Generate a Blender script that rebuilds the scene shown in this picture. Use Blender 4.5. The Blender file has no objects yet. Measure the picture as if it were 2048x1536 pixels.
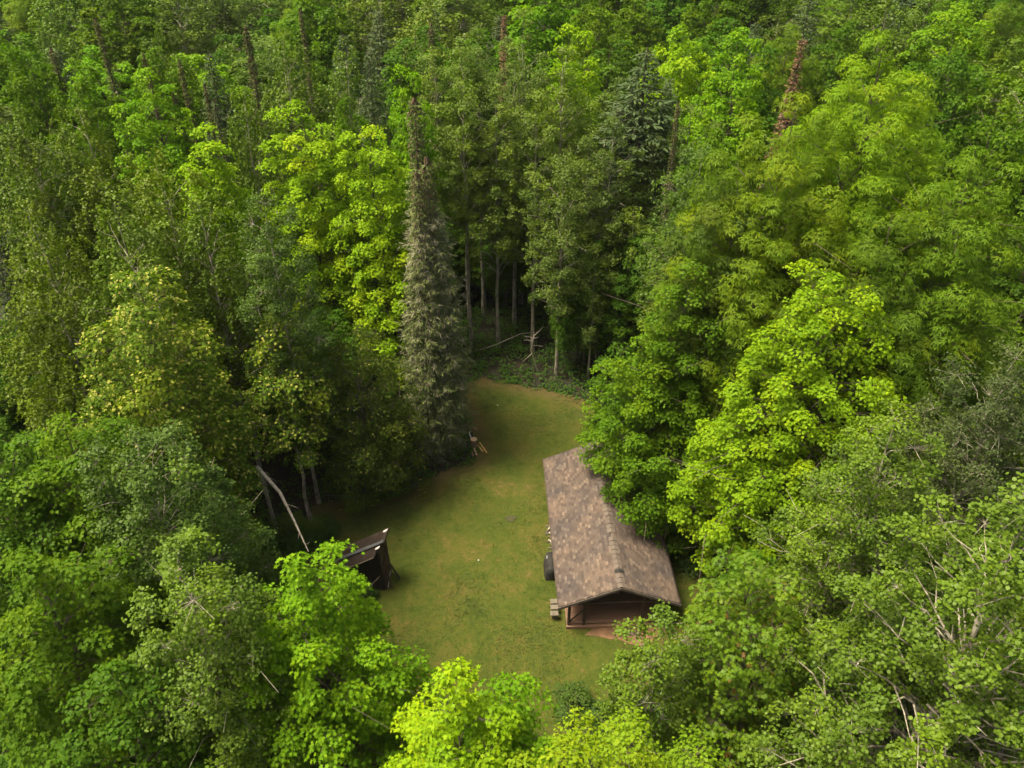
import bpy, math, random
import numpy as np
R_ = math.radians
col = bpy.context.scene.collection
scene = bpy.context.scene
# ------------------------------------------------------------------ camera, light, exposure
CAM_H, PITCH, FPX = 34.0, R_(35.0), 1609.0
cd = bpy.data.cameras.new('camera'); cam = bpy.data.objects.new('camera', cd); col.objects.link(cam)
cam.location = (0, 0, CAM_H); cam.rotation_euler = (math.pi/2 - PITCH, 0, 0)
cd.sensor_width = 36.0; cd.lens = 36.0*FPX/2048.0; cd.clip_start = 0.5; cd.clip_end = 2000
scene.camera = cam
SUN_EL, SUN_AZ = R_(66), R_(-92)         # azimuth clockwise from +Y: high sun to the left
w = bpy.data.worlds.new('World'); scene.world = w; w.use_nodes = True
nt = w.node_tree; bg = nt.nodes['Background']; sky = nt.nodes.new('ShaderNodeTexSky')
sky.sky_type = 'NISHITA'; sky.sun_disc = False; sky.sun_elevation = SUN_EL; sky.sun_rotation = SUN_AZ
sky.air_density = 0.8; sky.dust_density = 8.0; sky.ozone_density = 0.3
hzy = nt.nodes.new('ShaderNodeMix'); hzy.data_type = 'RGBA'; hzy.blend_type = 'MULTIPLY'; hzy.inputs[0].default_value = 1.0; hzy.inputs[7].default_value = (1.0, 0.94, 0.74, 1)   # warm overcast veil
nt.links.new(sky.outputs[0], hzy.inputs[6]); nt.links.new(hzy.outputs[2], bg.inputs[0]); bg.inputs[1].default_value = 0.135
sl = bpy.data.lights.new('sun', 'SUN'); sun = bpy.data.objects.new('sun', sl); col.objects.link(sun)
sl.energy = 3.8; sl.angle = R_(22); sl.color = (1.0, 0.90, 0.68)
sd = np.array([math.sin(SUN_AZ)*math.cos(SUN_EL), math.cos(SUN_AZ)*math.cos(SUN_EL), math.sin(SUN_EL)])
from mathutils import Vector
sun.rotation_euler = Vector((-sd[0], -sd[1], -sd[2])).to_track_quat('-Z', 'Y').to_euler()
sun.location = (-30, 30, 80)
vs = scene.view_settings; vs.view_transform = 'Standard'; vs.look = 'None'; vs.exposure = 1.28; vs.gamma = 1; vs.use_curve_mapping = False
cy = scene.cycles
cy.max_bounces = 4; cy.diffuse_bounces = 2; cy.glossy_bounces = 1; cy.transmission_bounces = 2; cy.transparent_max_bounces = 4; cy.volume_bounces = 0
cy.caustics_reflective = False; cy.caustics_refractive = False
cy.use_denoising = True

rng = np.random.default_rng(7); random.seed(7)

def at(px, py, z=0.0):
    """pixel of the 2048x1536 photograph to the point at height z"""
    u = (px-1024)/FPX; v = (768-py)/FPX
    c, s = math.cos(PITCH), math.sin(PITCH)
    d = np.array([u, c + v*s, -s + v*c]); t = (z-CAM_H)/d[2]
    return np.array([d[0]*t, d[1]*t, z])
def pix(p):
    x, y, z = p[0], p[1], p[2]-CAM_H
    c, s = math.cos(PITCH), math.sin(PITCH)
    F = y*c - z*s; U = y*s + z*c
    return 1024+FPX*x/F, 768-FPX*U/F, F

# ------------------------------------------------------------------ helpers
def tag(o, label=None, cat=None, group=None, kind=None):
    if label: o['label'] = label
    if cat: o['category'] = cat
    if group: o['group'] = group
    if kind: o['kind'] = kind
    return o
def empty(name, loc=(0, 0, 0), rz=0.0):
    o = bpy.data.objects.new(name, None); col.objects.link(o); o.location = loc; o.rotation_euler = (0, 0, rz)
    o.empty_display_size = 0.3
    return o
def mesh_np(name, V, Q, fattr=None, mat=None, smooth=False, uv=None):
    """V (n,3), Q (m,k) faces all of k corners"""
    me = bpy.data.meshes.new(name); V = np.asarray(V, np.float32); Q = np.asarray(Q, np.int32); k = Q.shape[1]
    me.vertices.add(len(V)); me.vertices.foreach_set('co', V.ravel())
    me.loops.add(Q.size); me.loops.foreach_set('vertex_index', Q.ravel())
    me.polygons.add(len(Q)); me.polygons.foreach_set('loop_start', np.arange(0, Q.size, k, dtype=np.int32))
    if fattr:
        for an, av in fattr.items():
            a = me.attributes.new(an, 'FLOAT', 'FACE'); a.data.foreach_set('value', np.asarray(av, np.float32))
    if mat: me.materials.append(mat)
    me.update(calc_edges=True)
    if smooth: me.polygons.foreach_set('use_smooth', np.ones(len(Q), bool))
    return me
def obj(name, me, parent=None):
    o = bpy.data.objects.new(name, me); col.objects.link(o)
    if parent is not None: o.parent = parent
    return o
class MB:
    """collects quads and tris of boxes, tubes and prisms for one mesh"""
    def __init__(s): s.v = []; s.f = []
    def add(s, vs, fs):
        n = len(s.v); s.v += [tuple(map(float, q)) for q in vs]; s.f += [tuple(i+n for i in f) for f in fs]
    def box(s, c, size, rot=None):
        x, y, z = [q/2 for q in size]
        vs = np.array([[a*x, b*y, d*z] for a in (-1, 1) for b in (-1, 1) for d in (-1, 1)])
        if rot is not None: vs = vs @ np.array(rot).T
        vs = vs + np.array(c)
        s.add(vs, [(0,1,3,2),(4,6,7,5),(0,4,5,1),(2,3,7,6),(0,2,6,4),(1,5,7,3)])
    def bar(s, a, b, w, h, up=(0, 0, 1)):
        a = np.array(a, float); b = np.array(b, float); d = b-a; L = np.linalg.norm(d); d /= L
        up = np.array(up, float); sx = np.cross(d, up); sx /= np.linalg.norm(sx); uz = np.cross(sx, d)
        s.box((a+b)/2, (L, w, h), np.stack([d, sx, uz], 1))
    def tube(s, P, r, n=8, caps=True):
        P = [np.array(p, float) for p in P]; base = len(s.v); ref = np.array([0.31, 0.85, 0.42])
        vs = []
        for i, p in enumerate(P):
            t = P[min(i+1, len(P)-1)] - P[max(i-1, 0)]; t = t/(np.linalg.norm(t)+1e-9)
            a = np.cross(t, ref); a /= np.linalg.norm(a)+1e-9; b = np.cross(t, a)
            for k in range(n):
                an = 2*math.pi*k/n; vs.append(p + r[i]*(math.cos(an)*a + math.sin(an)*b))
        fs = []
        for i in range(len(P)-1):
            for k in range(n):
                k2 = (k+1) % n; fs.append((i*n+k, i*n+k2, (i+1)*n+k2, (i+1)*n+k))
        if caps: fs.append(tuple(range(n))[::-1]); fs.append(tuple((len(P)-1)*n+k for k in range(n)))
        s.add(vs, fs)
    def prism(s, poly, z0, z1):
        n = len(poly); s.add([(x, y, z0) for x, y in poly]+[(x, y, z1) for x, y in poly],
            [tuple(range(n))[::-1], tuple(range(n, 2*n))]+[(i, (i+1) % n, n+(i+1) % n, n+i) for i in range(n)])
    def mesh(s, name, mat, smooth=False, bevel=0):
        me = bpy.data.meshes.new(name); me.from_pydata(s.v, [], s.f); me.materials.append(mat)
        if smooth: me.polygons.foreach_set('use_smooth', np.ones(len(me.polygons), bool))
        me.update(); return me
    def build(s, name, mat, parent=None, smooth=False, bevel=0.0):
        o = obj(name, s.mesh(name, mat, smooth), parent)
        if bevel:
            m = o.modifiers.new('bevel', 'BEVEL'); m.width = bevel; m.segments = 2; m.limit_method = 'ANGLE'
        return o

# ------------------------------------------------------------------ materials
def newmat(name):
    m = bpy.data.materials.new(name); m.use_nodes = True; n = m.node_tree.nodes; n.clear()
    return m, m.node_tree
def N(nt, t, **kw):
    n = nt.nodes.new(t)
    for k, v in kw.items():
        if k in n.inputs: n.inputs[k].default_value = v
        else: setattr(n, k, v)
    return n
def ramp(nt, stops, interp='LINEAR'):
    r = nt.nodes.new('ShaderNodeValToRGB'); r.color_ramp.interpolation = interp
    el = r.color_ramp.elements
    while len(el) < len(stops): el.new(0.5)
    for e, (p, c) in zip(el, stops):
        e.position = p; e.color = tuple(c)+(1,) if len(c) == 3 else c
    return r
def leaf_material(name, rough=0.6, trans=0.42, accent=None, warm=(1.45, 1.15, 0.5), spec=0.10):
    """leaf colour comes from the tree's own object colour, varied leaf by leaf"""
    m, t = newmat(name); L = t.links.new
    oi = N(t, 'ShaderNodeObjectInfo'); a = N(t, 'ShaderNodeAttribute', attribute_name='tint')
    wm = N(t, 'ShaderNodeMix', data_type='RGBA', blend_type='MULTIPLY'); wm.inputs[0].default_value = 1.0
    r = ramp(t, [(0.0, (0.66, 0.74, 0.70)), (0.5, (1.0, 1.0, 1.0)), (1.0, warm)])
    L(a.outputs['Fac'], r.inputs[0]); L(oi.outputs['Color'], wm.inputs[6]); L(r.outputs[0], wm.inputs[7])
    c = wm.outputs[2]
    if accent:
        b = N(t, 'ShaderNodeAttribute', attribute_name='accent'); mx = N(t, 'ShaderNodeMix', data_type='RGBA')
        L(b.outputs['Fac'], mx.inputs[0]); L(c, mx.inputs[6]); mx.inputs[7].default_value = tuple(accent)+(1,); c = mx.outputs[2]
    p = N(t, 'ShaderNodeBsdfPrincipled', Roughness=rough); p.inputs['Specular IOR Level'].default_value = spec
    L(c, p.inputs['Base Color'])
    tr = N(t, 'ShaderNodeBsdfTranslucent'); hs = N(t, 'ShaderNodeMix', data_type='RGBA', blend_type='MULTIPLY')
    hs.inputs[0].default_value = 1.0; hs.inputs[7].default_value = (1.15, 1.3, 0.3, 1); L(c, hs.inputs[6]); L(hs.outputs[2], tr.inputs[0])
    mix = N(t, 'ShaderNodeMixShader'); mix.inputs[0].default_value = trans
    L(p.outputs[0], mix.inputs[1]); L(tr.outputs[0], mix.inputs[2])
    o = N(t, 'ShaderNodeOutputMaterial'); L(mix.outputs[0], o.inputs[0])
    return m
def noise_material(name, stops, scale=3.0, detail=6, rough=0.85, bump=0.3, stretch=(1, 1, 1), bscale=None, spec=0.3):
    m, t = newmat(name); L = t.links.new
    tc = N(t, 'ShaderNodeTexCoord'); mp = N(t, 'ShaderNodeMapping'); mp.inputs['Scale'].default_value = stretch
    n = N(t, 'ShaderNodeTexNoise', Scale=scale, Detail=detail, Roughness=0.65); r = ramp(t, stops)
    L(tc.outputs['Object'], mp.inputs[0]); L(mp.outputs[0], n.inputs['Vector']); L(n.outputs[0], r.inputs[0])
    p = N(t, 'ShaderNodeBsdfPrincipled', Roughness=rough); p.inputs['Specular IOR Level'].default_value = spec; L(r.outputs[0], p.inputs['Base Color'])
    n2 = N(t, 'ShaderNodeTexNoise', Scale=bscale or scale*4, Detail=5); L(mp.outputs[0], n2.inputs['Vector'])
    b = N(t, 'ShaderNodeBump', Strength=bump, Distance=0.03); L(n2.outputs[0], b.inputs['Height']); L(b.outputs[0], p.inputs['Normal'])
    o = N(t, 'ShaderNodeOutputMaterial'); L(p.outputs[0], o.inputs[0])
    return m
def grass_material():
    m, t = newmat('lawn_grass'); L = t.links.new
    tc = N(t, 'ShaderNodeTexCoord')
    n1 = N(t, 'ShaderNodeTexNoise', Scale=0.42, Detail=9, Roughness=0.68); L(tc.outputs['Object'], n1.inputs['Vector'])
    n2 = N(t, 'ShaderNodeTexNoise', Scale=2.6, Detail=8, Roughness=0.7); L(tc.outputs['Object'], n2.inputs['Vector'])
    n3 = N(t, 'ShaderNodeTexNoise', Scale=16.0, Detail=5, Roughness=0.7); L(tc.outputs['Object'], n3.inputs['Vector'])
    a = N(t, 'ShaderNodeMath', operation='MULTIPLY_ADD'); a.inputs[1].default_value = 0.45; L(n2.outputs[0], a.inputs[0])
    b = N(t, 'ShaderNodeMath', operation='MULTIPLY'); b.inputs[1].default_value = 0.62; L(n1.outputs[0], b.inputs[0]); L(b.outputs[0], a.inputs[2])
    r = ramp(t, [(0.37, (0.018, 0.030, 0.005)), (0.45, (0.036, 0.054, 0.006)), (0.53, (0.050, 0.064, 0.009)), (0.62, (0.072, 0.068, 0.014)), (0.71, (0.125, 0.088, 0.040))])
    L(a.outputs[0], r.inputs[0])
    r3 = ramp(t, [(0.3, (0.55, 0.6, 0.5)), (0.55, (1.0, 1.0, 1.0)), (0.75, (1.5, 1.35, 1.05))]); L(n3.outputs[0], r3.inputs[0])
    mx = N(t, 'ShaderNodeMix', data_type='RGBA', blend_type='MULTIPLY'); mx.inputs[0].default_value = 0.75
    L(r.outputs[0], mx.inputs[6]); L(r3.outputs[0], mx.inputs[7])
    # worn reddish earth along the border of the lawn
    e = N(t, 'ShaderNodeAttribute', attribute_name='worn'); mm = N(t, 'ShaderNodeMath', operation='MULTIPLY_ADD')
    mm.inputs[1].default_value = 1.7; mm.inputs[2].default_value = -0.55; L(e.outputs['Fac'], mm.inputs[0])
    ad = N(t, 'ShaderNodeMath', operation='ADD', use_clamp=True); L(mm.outputs[0], ad.inputs[0])
    nn = N(t, 'ShaderNodeMath', operation='MULTIPLY_ADD'); nn.inputs[1].default_value = 1.6; nn.inputs[2].default_value = -0.75; L(n2.outputs[0], nn.inputs[0]); L(nn.outputs[0], ad.inputs[1])
    mx2 = N(t, 'ShaderNodeMix', data_type='RGBA'); L(ad.outputs[0], mx2.inputs[0]); L(mx.outputs[2], mx2.inputs[6]); mx2.inputs[7].default_value = (0.078, 0.058, 0.022, 1)
    p = N(t, 'ShaderNodeBsdfPrincipled', Roughness=0.95); p.inputs['Specular IOR Level'].default_value = 0.15; L(mx2.outputs[2], p.inputs['Base Color'])
    bu = N(t, 'ShaderNodeBump', Strength=0.9, Distance=0.06); L(n3.outputs[0], bu.inputs['Height']); L(bu.outputs[0], p.inputs['Normal'])
    o = N(t, 'ShaderNodeOutputMaterial'); L(p.outputs[0], o.inputs[0])
    return m
def shingle_material():
    m, t = newmat('asphalt_shingles'); L = t.links.new
    uv = N(t, 'ShaderNodeUVMap')
    br = N(t, 'ShaderNodeTexBrick', Scale=1.0); br.offset = 0.5; br.squash = 1.0
    br.inputs['Brick Width'].default_value = 0.24; br.inputs['Row Height'].default_value = 0.15
    br.inputs['Mortar Size'].default_value = 0.010; br.inputs['Mortar Smooth'].default_value = 0.6; br.inputs['Bias'].default_value = -0.05
    br.inputs['Color1'].default_value = (0.0, 0.0, 0.0, 1); br.inputs['Color2'].default_value = (1, 1, 1, 1); br.inputs['Mortar'].default_value = (0.25, 0.25, 0.25, 1)
    L(uv.outputs[0], br.inputs['Vector'])
    r = ramp(t, [(0.0, (0.054, 0.044, 0.040)), (0.35, (0.073, 0.059, 0.052)), (0.75, (0.093, 0.075, 0.065)), (0.92, (0.125, 0.101, 0.084)), (1.0, (0.175, 0.142, 0.115))])
    L(br.outputs['Color'], r.inputs[0])
    n = N(t, 'ShaderNodeTexNoise', Scale=0.55, Detail=5); L(uv.outputs[0], n.inputs['Vector'])
    r2 = ramp(t, [(0.35, (0.68, 0.70, 0.78)), (0.6, (1.08, 1.0, 0.95))]); L(n.outputs[0], r2.inputs[0])
    mx = N(t, 'ShaderNodeMix', data_type='RGBA', blend_type='MULTIPLY'); mx.inputs[0].default_value = 1; L(r.outputs[0], mx.inputs[6]); L(r2.outputs[0], mx.inputs[7])
    n3 = N(t, 'ShaderNodeTexNoise', Scale=30, Detail=3); L(uv.outputs[0], n3.inputs['Vector'])
    r3 = ramp(t, [(0.3, (0.8, 0.8, 0.8)), (0.7, (1.2, 1.2, 1.2))]); L(n3.outputs[0], r3.inputs[0])
    mx3 = N(t, 'ShaderNodeMix', data_type='RGBA', blend_type='MULTIPLY'); mx3.inputs[0].default_value = 1; L(mx.outputs[2], mx3.inputs[6]); L(r3.outputs[0], mx3.inputs[7])
    p = N(t, 'ShaderNodeBsdfPrincipled', Roughness=0.9); p.inputs['Specular IOR Level'].default_value = 0.2; L(mx3.outputs[2], p.inputs['Base Color'])
    bu = N(t, 'ShaderNodeBump', Strength=0.5, Distance=0.02); L(br.outputs['Fac'], bu.inputs['Height']); bu.invert = True; L(bu.outputs[0], p.inputs['Normal'])
    o = N(t, 'ShaderNodeOutputMaterial'); L(p.outputs[0], o.inputs[0])
    return m
def bark_pale():
    m, t = newmat('pale_bark'); L = t.links.new
    tc = N(t, 'ShaderNodeTexCoord'); mp = N(t, 'ShaderNodeMapping'); mp.inputs['Scale'].default_value = (2.5, 2.5, 1.0)
    n = N(t, 'ShaderNodeTexNoise', Scale=1.6, Detail=8, Roughness=0.7); L(tc.outputs['Object'], mp.inputs[0]); L(mp.outputs[0], n.inputs['Vector'])
    r = ramp(t, [(0.36, (0.05, 0.042, 0.032)), (0.46, (0.19, 0.17, 0.13)), (0.62, (0.38, 0.35, 0.285)), (0.78, (0.55, 0.52, 0.44))]); L(n.outputs[0], r.inputs[0])
    p = N(t, 'ShaderNodeBsdfPrincipled', Roughness=0.85); L(r.outputs[0], p.inputs['Base Color'])
    o = N(t, 'ShaderNodeOutputMaterial'); L(p.outputs[0], o.inputs[0]); return m

M = {}
M['leaf'] = leaf_material('broad_leaf')
M['leaf_matte'] = leaf_material('small_leaf', rough=0.5, trans=0.36, warm=(1.4, 1.32, 0.7), spec=0.18)
M['leaf_bract'] = leaf_material('leaf_with_bracts', accent=(0.40, 0.39, 0.09))
M['leaf_oak'] = leaf_material('oak_leaf', rough=0.5, trans=0.36, accent=(0.13, 0.06, 0.02), spec=0.15)
M['needle'] = leaf_material('spruce_needles', rough=0.75, trans=0.10, warm=(1.35, 1.25, 1.0))
M['lichen'] = noise_material('dead_twigs', [(0.3, (0.18, 0.16, 0.12)), (0.6, (0.33, 0.30, 0.235)), (0.8, (0.50, 0.465, 0.39))], scale=2.0)
M['cone'] = noise_material('spruce_cones', [(0.3, (0.065, 0.047, 0.028)), (0.7, (0.145, 0.10, 0.060))], scale=6.0)
M['rust'] = noise_material('rust_needles', [(0.3, (0.085, 0.05, 0.025)), (0.7, (0.16, 0.085, 0.05))], scale=6.0)
M['bark'] = noise_material('dark_bark', [(0.3, (0.045, 0.036, 0.026)), (0.7, (0.13, 0.105, 0.08))], scale=4, stretch=(3, 3, .6), bump=0.6)
M['pale'] = bark_pale()
M['snag'] = noise_material('bleached_wood', [(0.3, (0.20, 0.165, 0.125)), (0.7, (0.50, 0.46, 0.40))], scale=3, stretch=(2, 2, .6))
M['floor'] = noise_material('forest_floor', [(0.3, (0.008, 0.010, 0.004)), (0.5, (0.016, 0.015, 0.008)), (0.7, (0.034, 0.023, 0.014))], scale=0.9, detail=10, bump=0.8)
M['lawn'] = grass_material()
M['dirt'] = noise_material('red_earth', [(0.3, (0.065, 0.040, 0.020)), (0.5, (0.12, 0.064, 0.036)), (0.75, (0.20, 0.115, 0.07))], scale=1.8, detail=9)
M['shingle'] = shingle_material()
M['fascia'] = noise_material('weathered_fascia', [(0.3, (0.055, 0.045, 0.04)), (0.7, (0.12, 0.10, 0.09))], scale=3)
M['log'] = noise_material('dark_log', [(0.3, (0.028, 0.019, 0.014)), (0.7, (0.075, 0.05, 0.036))], scale=3, stretch=(.5, 3, 3))
M['deck'] = noise_material('porch_boards', [(0.3, (0.14, 0.080, 0.056)), (0.7, (0.22, 0.135, 0.098))], scale=2, stretch=(.4, 3, 3), bump=0.2)
M['wallred'] = noise_material('stained_wall', [(0.3, (0.11, 0.055, 0.038)), (0.7, (0.18, 0.095, 0.065))], scale=2, stretch=(3, 3, .4))
M['black'] = noise_material('black_vinyl', [(0.3, (0.010, 0.010, 0.010)), (0.7, (0.024, 0.024, 0.023))], scale=4, rough=0.8)
M['white'] = noise_material('off_white_paint', [(0.3, (0.42, 0.42, 0.40)), (0.7, (0.62, 0.62, 0.60))], scale=6, rough=0.5, bump=0.05)
M['metal'] = noise_material('grey_metal', [(0.3, (0.10, 0.10, 0.10)), (0.7, (0.22, 0.22, 0.21))], scale=5, rough=0.4)
M['concrete'] = noise_material('weathered_concrete', [(0.3, (0.07, 0.062, 0.048)), (0.7, (0.15, 0.132, 0.105))], scale=5)
M['feltroof'] = noise_material('rolled_roofing', [(0.3, (0.014, 0.011, 0.009)), (0.55, (0.024, 0.018, 0.015)), (0.8, (0.045, 0.034, 0.027))], scale=2.4, rough=0.9, spec=.1)
M['feltstrip'] = noise_material('blue_grey_roofing', [(0.3, (0.035, 0.038, 0.045)), (0.7, (0.075, 0.08, 0.09))], scale=4, rough=0.6)
M['plank'] = noise_material('old_black_plank', [(0.3, (0.012, 0.009, 0.007)), (0.6, (0.030, 0.022, 0.016)), (0.8, (0.07, 0.05, 0.035))], scale=3, stretch=(4, 4, .35))
M['plankred'] = noise_material('worn_brown_plank', [(0.3, (0.022, 0.014, 0.010)), (0.55, (0.065, 0.035, 0.022)), (0.75, (0.15, 0.085, 0.05))], scale=3, stretch=(4, 4, .35))
M['torn'] = noise_material('bare_grey_board', [(0.3, (0.26, 0.24, 0.25)), (0.7, (0.45, 0.42, 0.43))], scale=4)
M['cutwood'] = noise_material('fresh_cut_wood', [(0.3, (0.38, 0.25, 0.15)), (0.7, (0.60, 0.44, 0.30))], scale=5)
M['yellowwood'] = noise_material('yellow_lumber', [(0.3, (0.26, 0.16, 0.05)), (0.7, (0.42, 0.28, 0.10))], scale=5)

# ------------------------------------------------------------------ foliage machinery
def unit(a): return a/(np.linalg.norm(a, axis=-1, keepdims=True)+1e-9)
def tmpl_kite(wd=0.45, at_=0.42, fold=0.12):
    return np.array([(0, 0, 0), (at_, wd, fold), (1, 0, -0.08), (at_, -wd, fold)], float), np.array([(0, 3, 2, 1)])
def tmpl_star():
    P = [(0.28, 0, 0), (0, 0, 0), (-.06, .36, .05), (.28, .24, .04), (.50, .52, .05), (.58, .20, .02), (1, 0, -.12),
         (.58, -.20, .02), (.50, -.52, .05), (.28, -.24, .04), (-.06, -.36, .05)]
    return np.array(P, float), np.array([(0, 2, 1, 10), (0, 4, 3, 2), (0, 6, 5, 4), (0, 8, 7, 6), (0, 10, 9, 8)])
def tmpl_round():
    P = [(0, 0, 0), (.25, .42, .03), (.7, .40, .05), (1, 0, 0), (.7, -.40, .05), (.25, -.42, .03)]
    return np.array(P, float), np.array([(0, 5, 2, 1), (5, 4, 3, 2)])
def tmpl_oak():
    P = [(0, 0, 0), (.30, .06, .02), (.38, .30, .05), (.55, .07, .02), (.70, .34, .03), (1, 0, -.15), (.70, -.34, .03), (.55, -.07, .02), (.38, -.30, .05), (.30, -.06, .02)]
    return np.array(P, float), np.array([(0, 9, 2, 1), (9, 8, 7, 2), (7, 4, 3, 2), (7, 6, 5, 4)])
def tmpl_compound(n=3):
    V, Q = [], []
    for i in range(n*2+1):
        if i == n*2: x, a, L = .66, 0, .50
        else:
            x = .12+.5*(i//2)/max(n-1, 1); a = (1.05 if i % 2 else -1.05)*(1-.18*(i//2)); L = .46
        c, s = math.cos(a), math.sin(a); b = len(V)
        for (u, v_, z) in [(0, 0, 0), (.45, .13, .03), (1, 0, -.30), (.45, -.13, .03)]:
            u *= L; v_ *= L*1.05; V.append((x+c*u-s*v_, s*u+c*v_, z*L - .25*x*x))
        Q.append((b, b+3, b+2, b+1))
    return np.array(V), np.array(Q)
def instance_leaves(C, D, Nn, S, tm):
    """C centres, D leaf direction, Nn normals, S sizes, tm template -> V, Q, faces per leaf"""
    T, F = tm; n = len(C)
    Nn = unit(Nn); X = unit(D - (D*Nn).sum(1, keepdims=True)*Nn); Y = np.cross(Nn, X)
    R = np.stack([X, Y, Nn], 2)                     # columns
    V = np.einsum('nij,kj->nki', R, T)*S[:, None, None] + C[:, None, :]
    Q = (F[None] + (np.arange(n)*len(T))[:, None, None]).reshape(-1, F.shape[1])
    return V.reshape(-1, 3), Q, len(F)
def dart(rg, sampler, count, dmin, tries=30):
    P = np.zeros((0, 3))
    for _ in range(tries):
        c = sampler(count*2)
        for q in c:
            if len(P) == 0 or ((P-q)**2).sum(1).min() > dmin*dmin:
                P = np.vstack([P, q])
                if len(P) >= count: return P
    return P

KINDS = {
 # tm: template; leaf m; dens leaves/spray; sp sprays/bough; rb bough radius; gap spacing; base crown base fraction
 'maple':    dict(tow=2.6, leaf=.15, m=22, sp=12, rb=.64, gap=1.12, base=.22, lead=4, flat=.62, mode='tier', h=18, R=3.6, bark='bark', mat='leaf', tm='kite'),
 'basswood': dict(tow=2.2, leaf=.17, m=17, sp=12, rb=.70, gap=1.18, base=.25, lead=4, flat=.7, mode='tier', h=18, R=3.2, bark='bark', mat='leaf_bract', tm='kite', accent=.16),
 'beech':    dict(tow=2.2, leaf=.12, m=22, sp=12, rb=.75, gap=1.15, base=.06, lead=3, flat=.5, mode='tier', h=14, R=3.1, bark='bark', mat='leaf_bract', tm='kite', accent=.045),
 'hickory':  dict(tow=2.2, leaf=.42, m=8, sp=12, rb=.75, gap=1.25, base=.25, lead=5, flat=.8, mode='droop', h=24, R=5.5, bark='bark', mat='leaf', tm='comp'),
 'oak':      dict(tow=2.2, leaf=.24, m=9, sp=13, rb=.75, gap=1.10, base=.15, lead=3, flat=.8, mode='star', h=14, R=2.9, bark='bark', mat='leaf_oak', tm='oak', accent=.03),
 'aspen':    dict(tow=3.0, leaf=.095, m=31, sp=13, rb=.66, gap=1.05, base=.40, lead=2, flat=.9, mode='ball', h=22, R=2.3, bark='pale', mat='leaf_matte', tm='kite2'),
 'birch':    dict(tow=2.4, leaf=.12, m=32, sp=13, rb=.80, gap=1.18, base=.25, lead=3, flat=.9, mode='hang', h=20, R=3.2, bark='pale', mat='leaf_matte', tm='kite2'),
}
TM = {'kite': tmpl_kite(), 'kite2': tmpl_kite(.42, .5, .05), 'star': tmpl_star(), 'round': tmpl_round(), 'oak': tmpl_oak(), 'comp': tmpl_compound(2), 'comp3': tmpl_compound(3)}

def profile(t, tm=.38):
    t = np.clip(t, 0, 1)
    lo = np.sqrt(np.clip(1-((tm-t)/tm)**2*.80, 0, 1)); hi = np.clip(1-((t-tm)/(1-tm))**1.6, 0, 1)**.85
    return np.where(t < tm, lo, hi)

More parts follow.
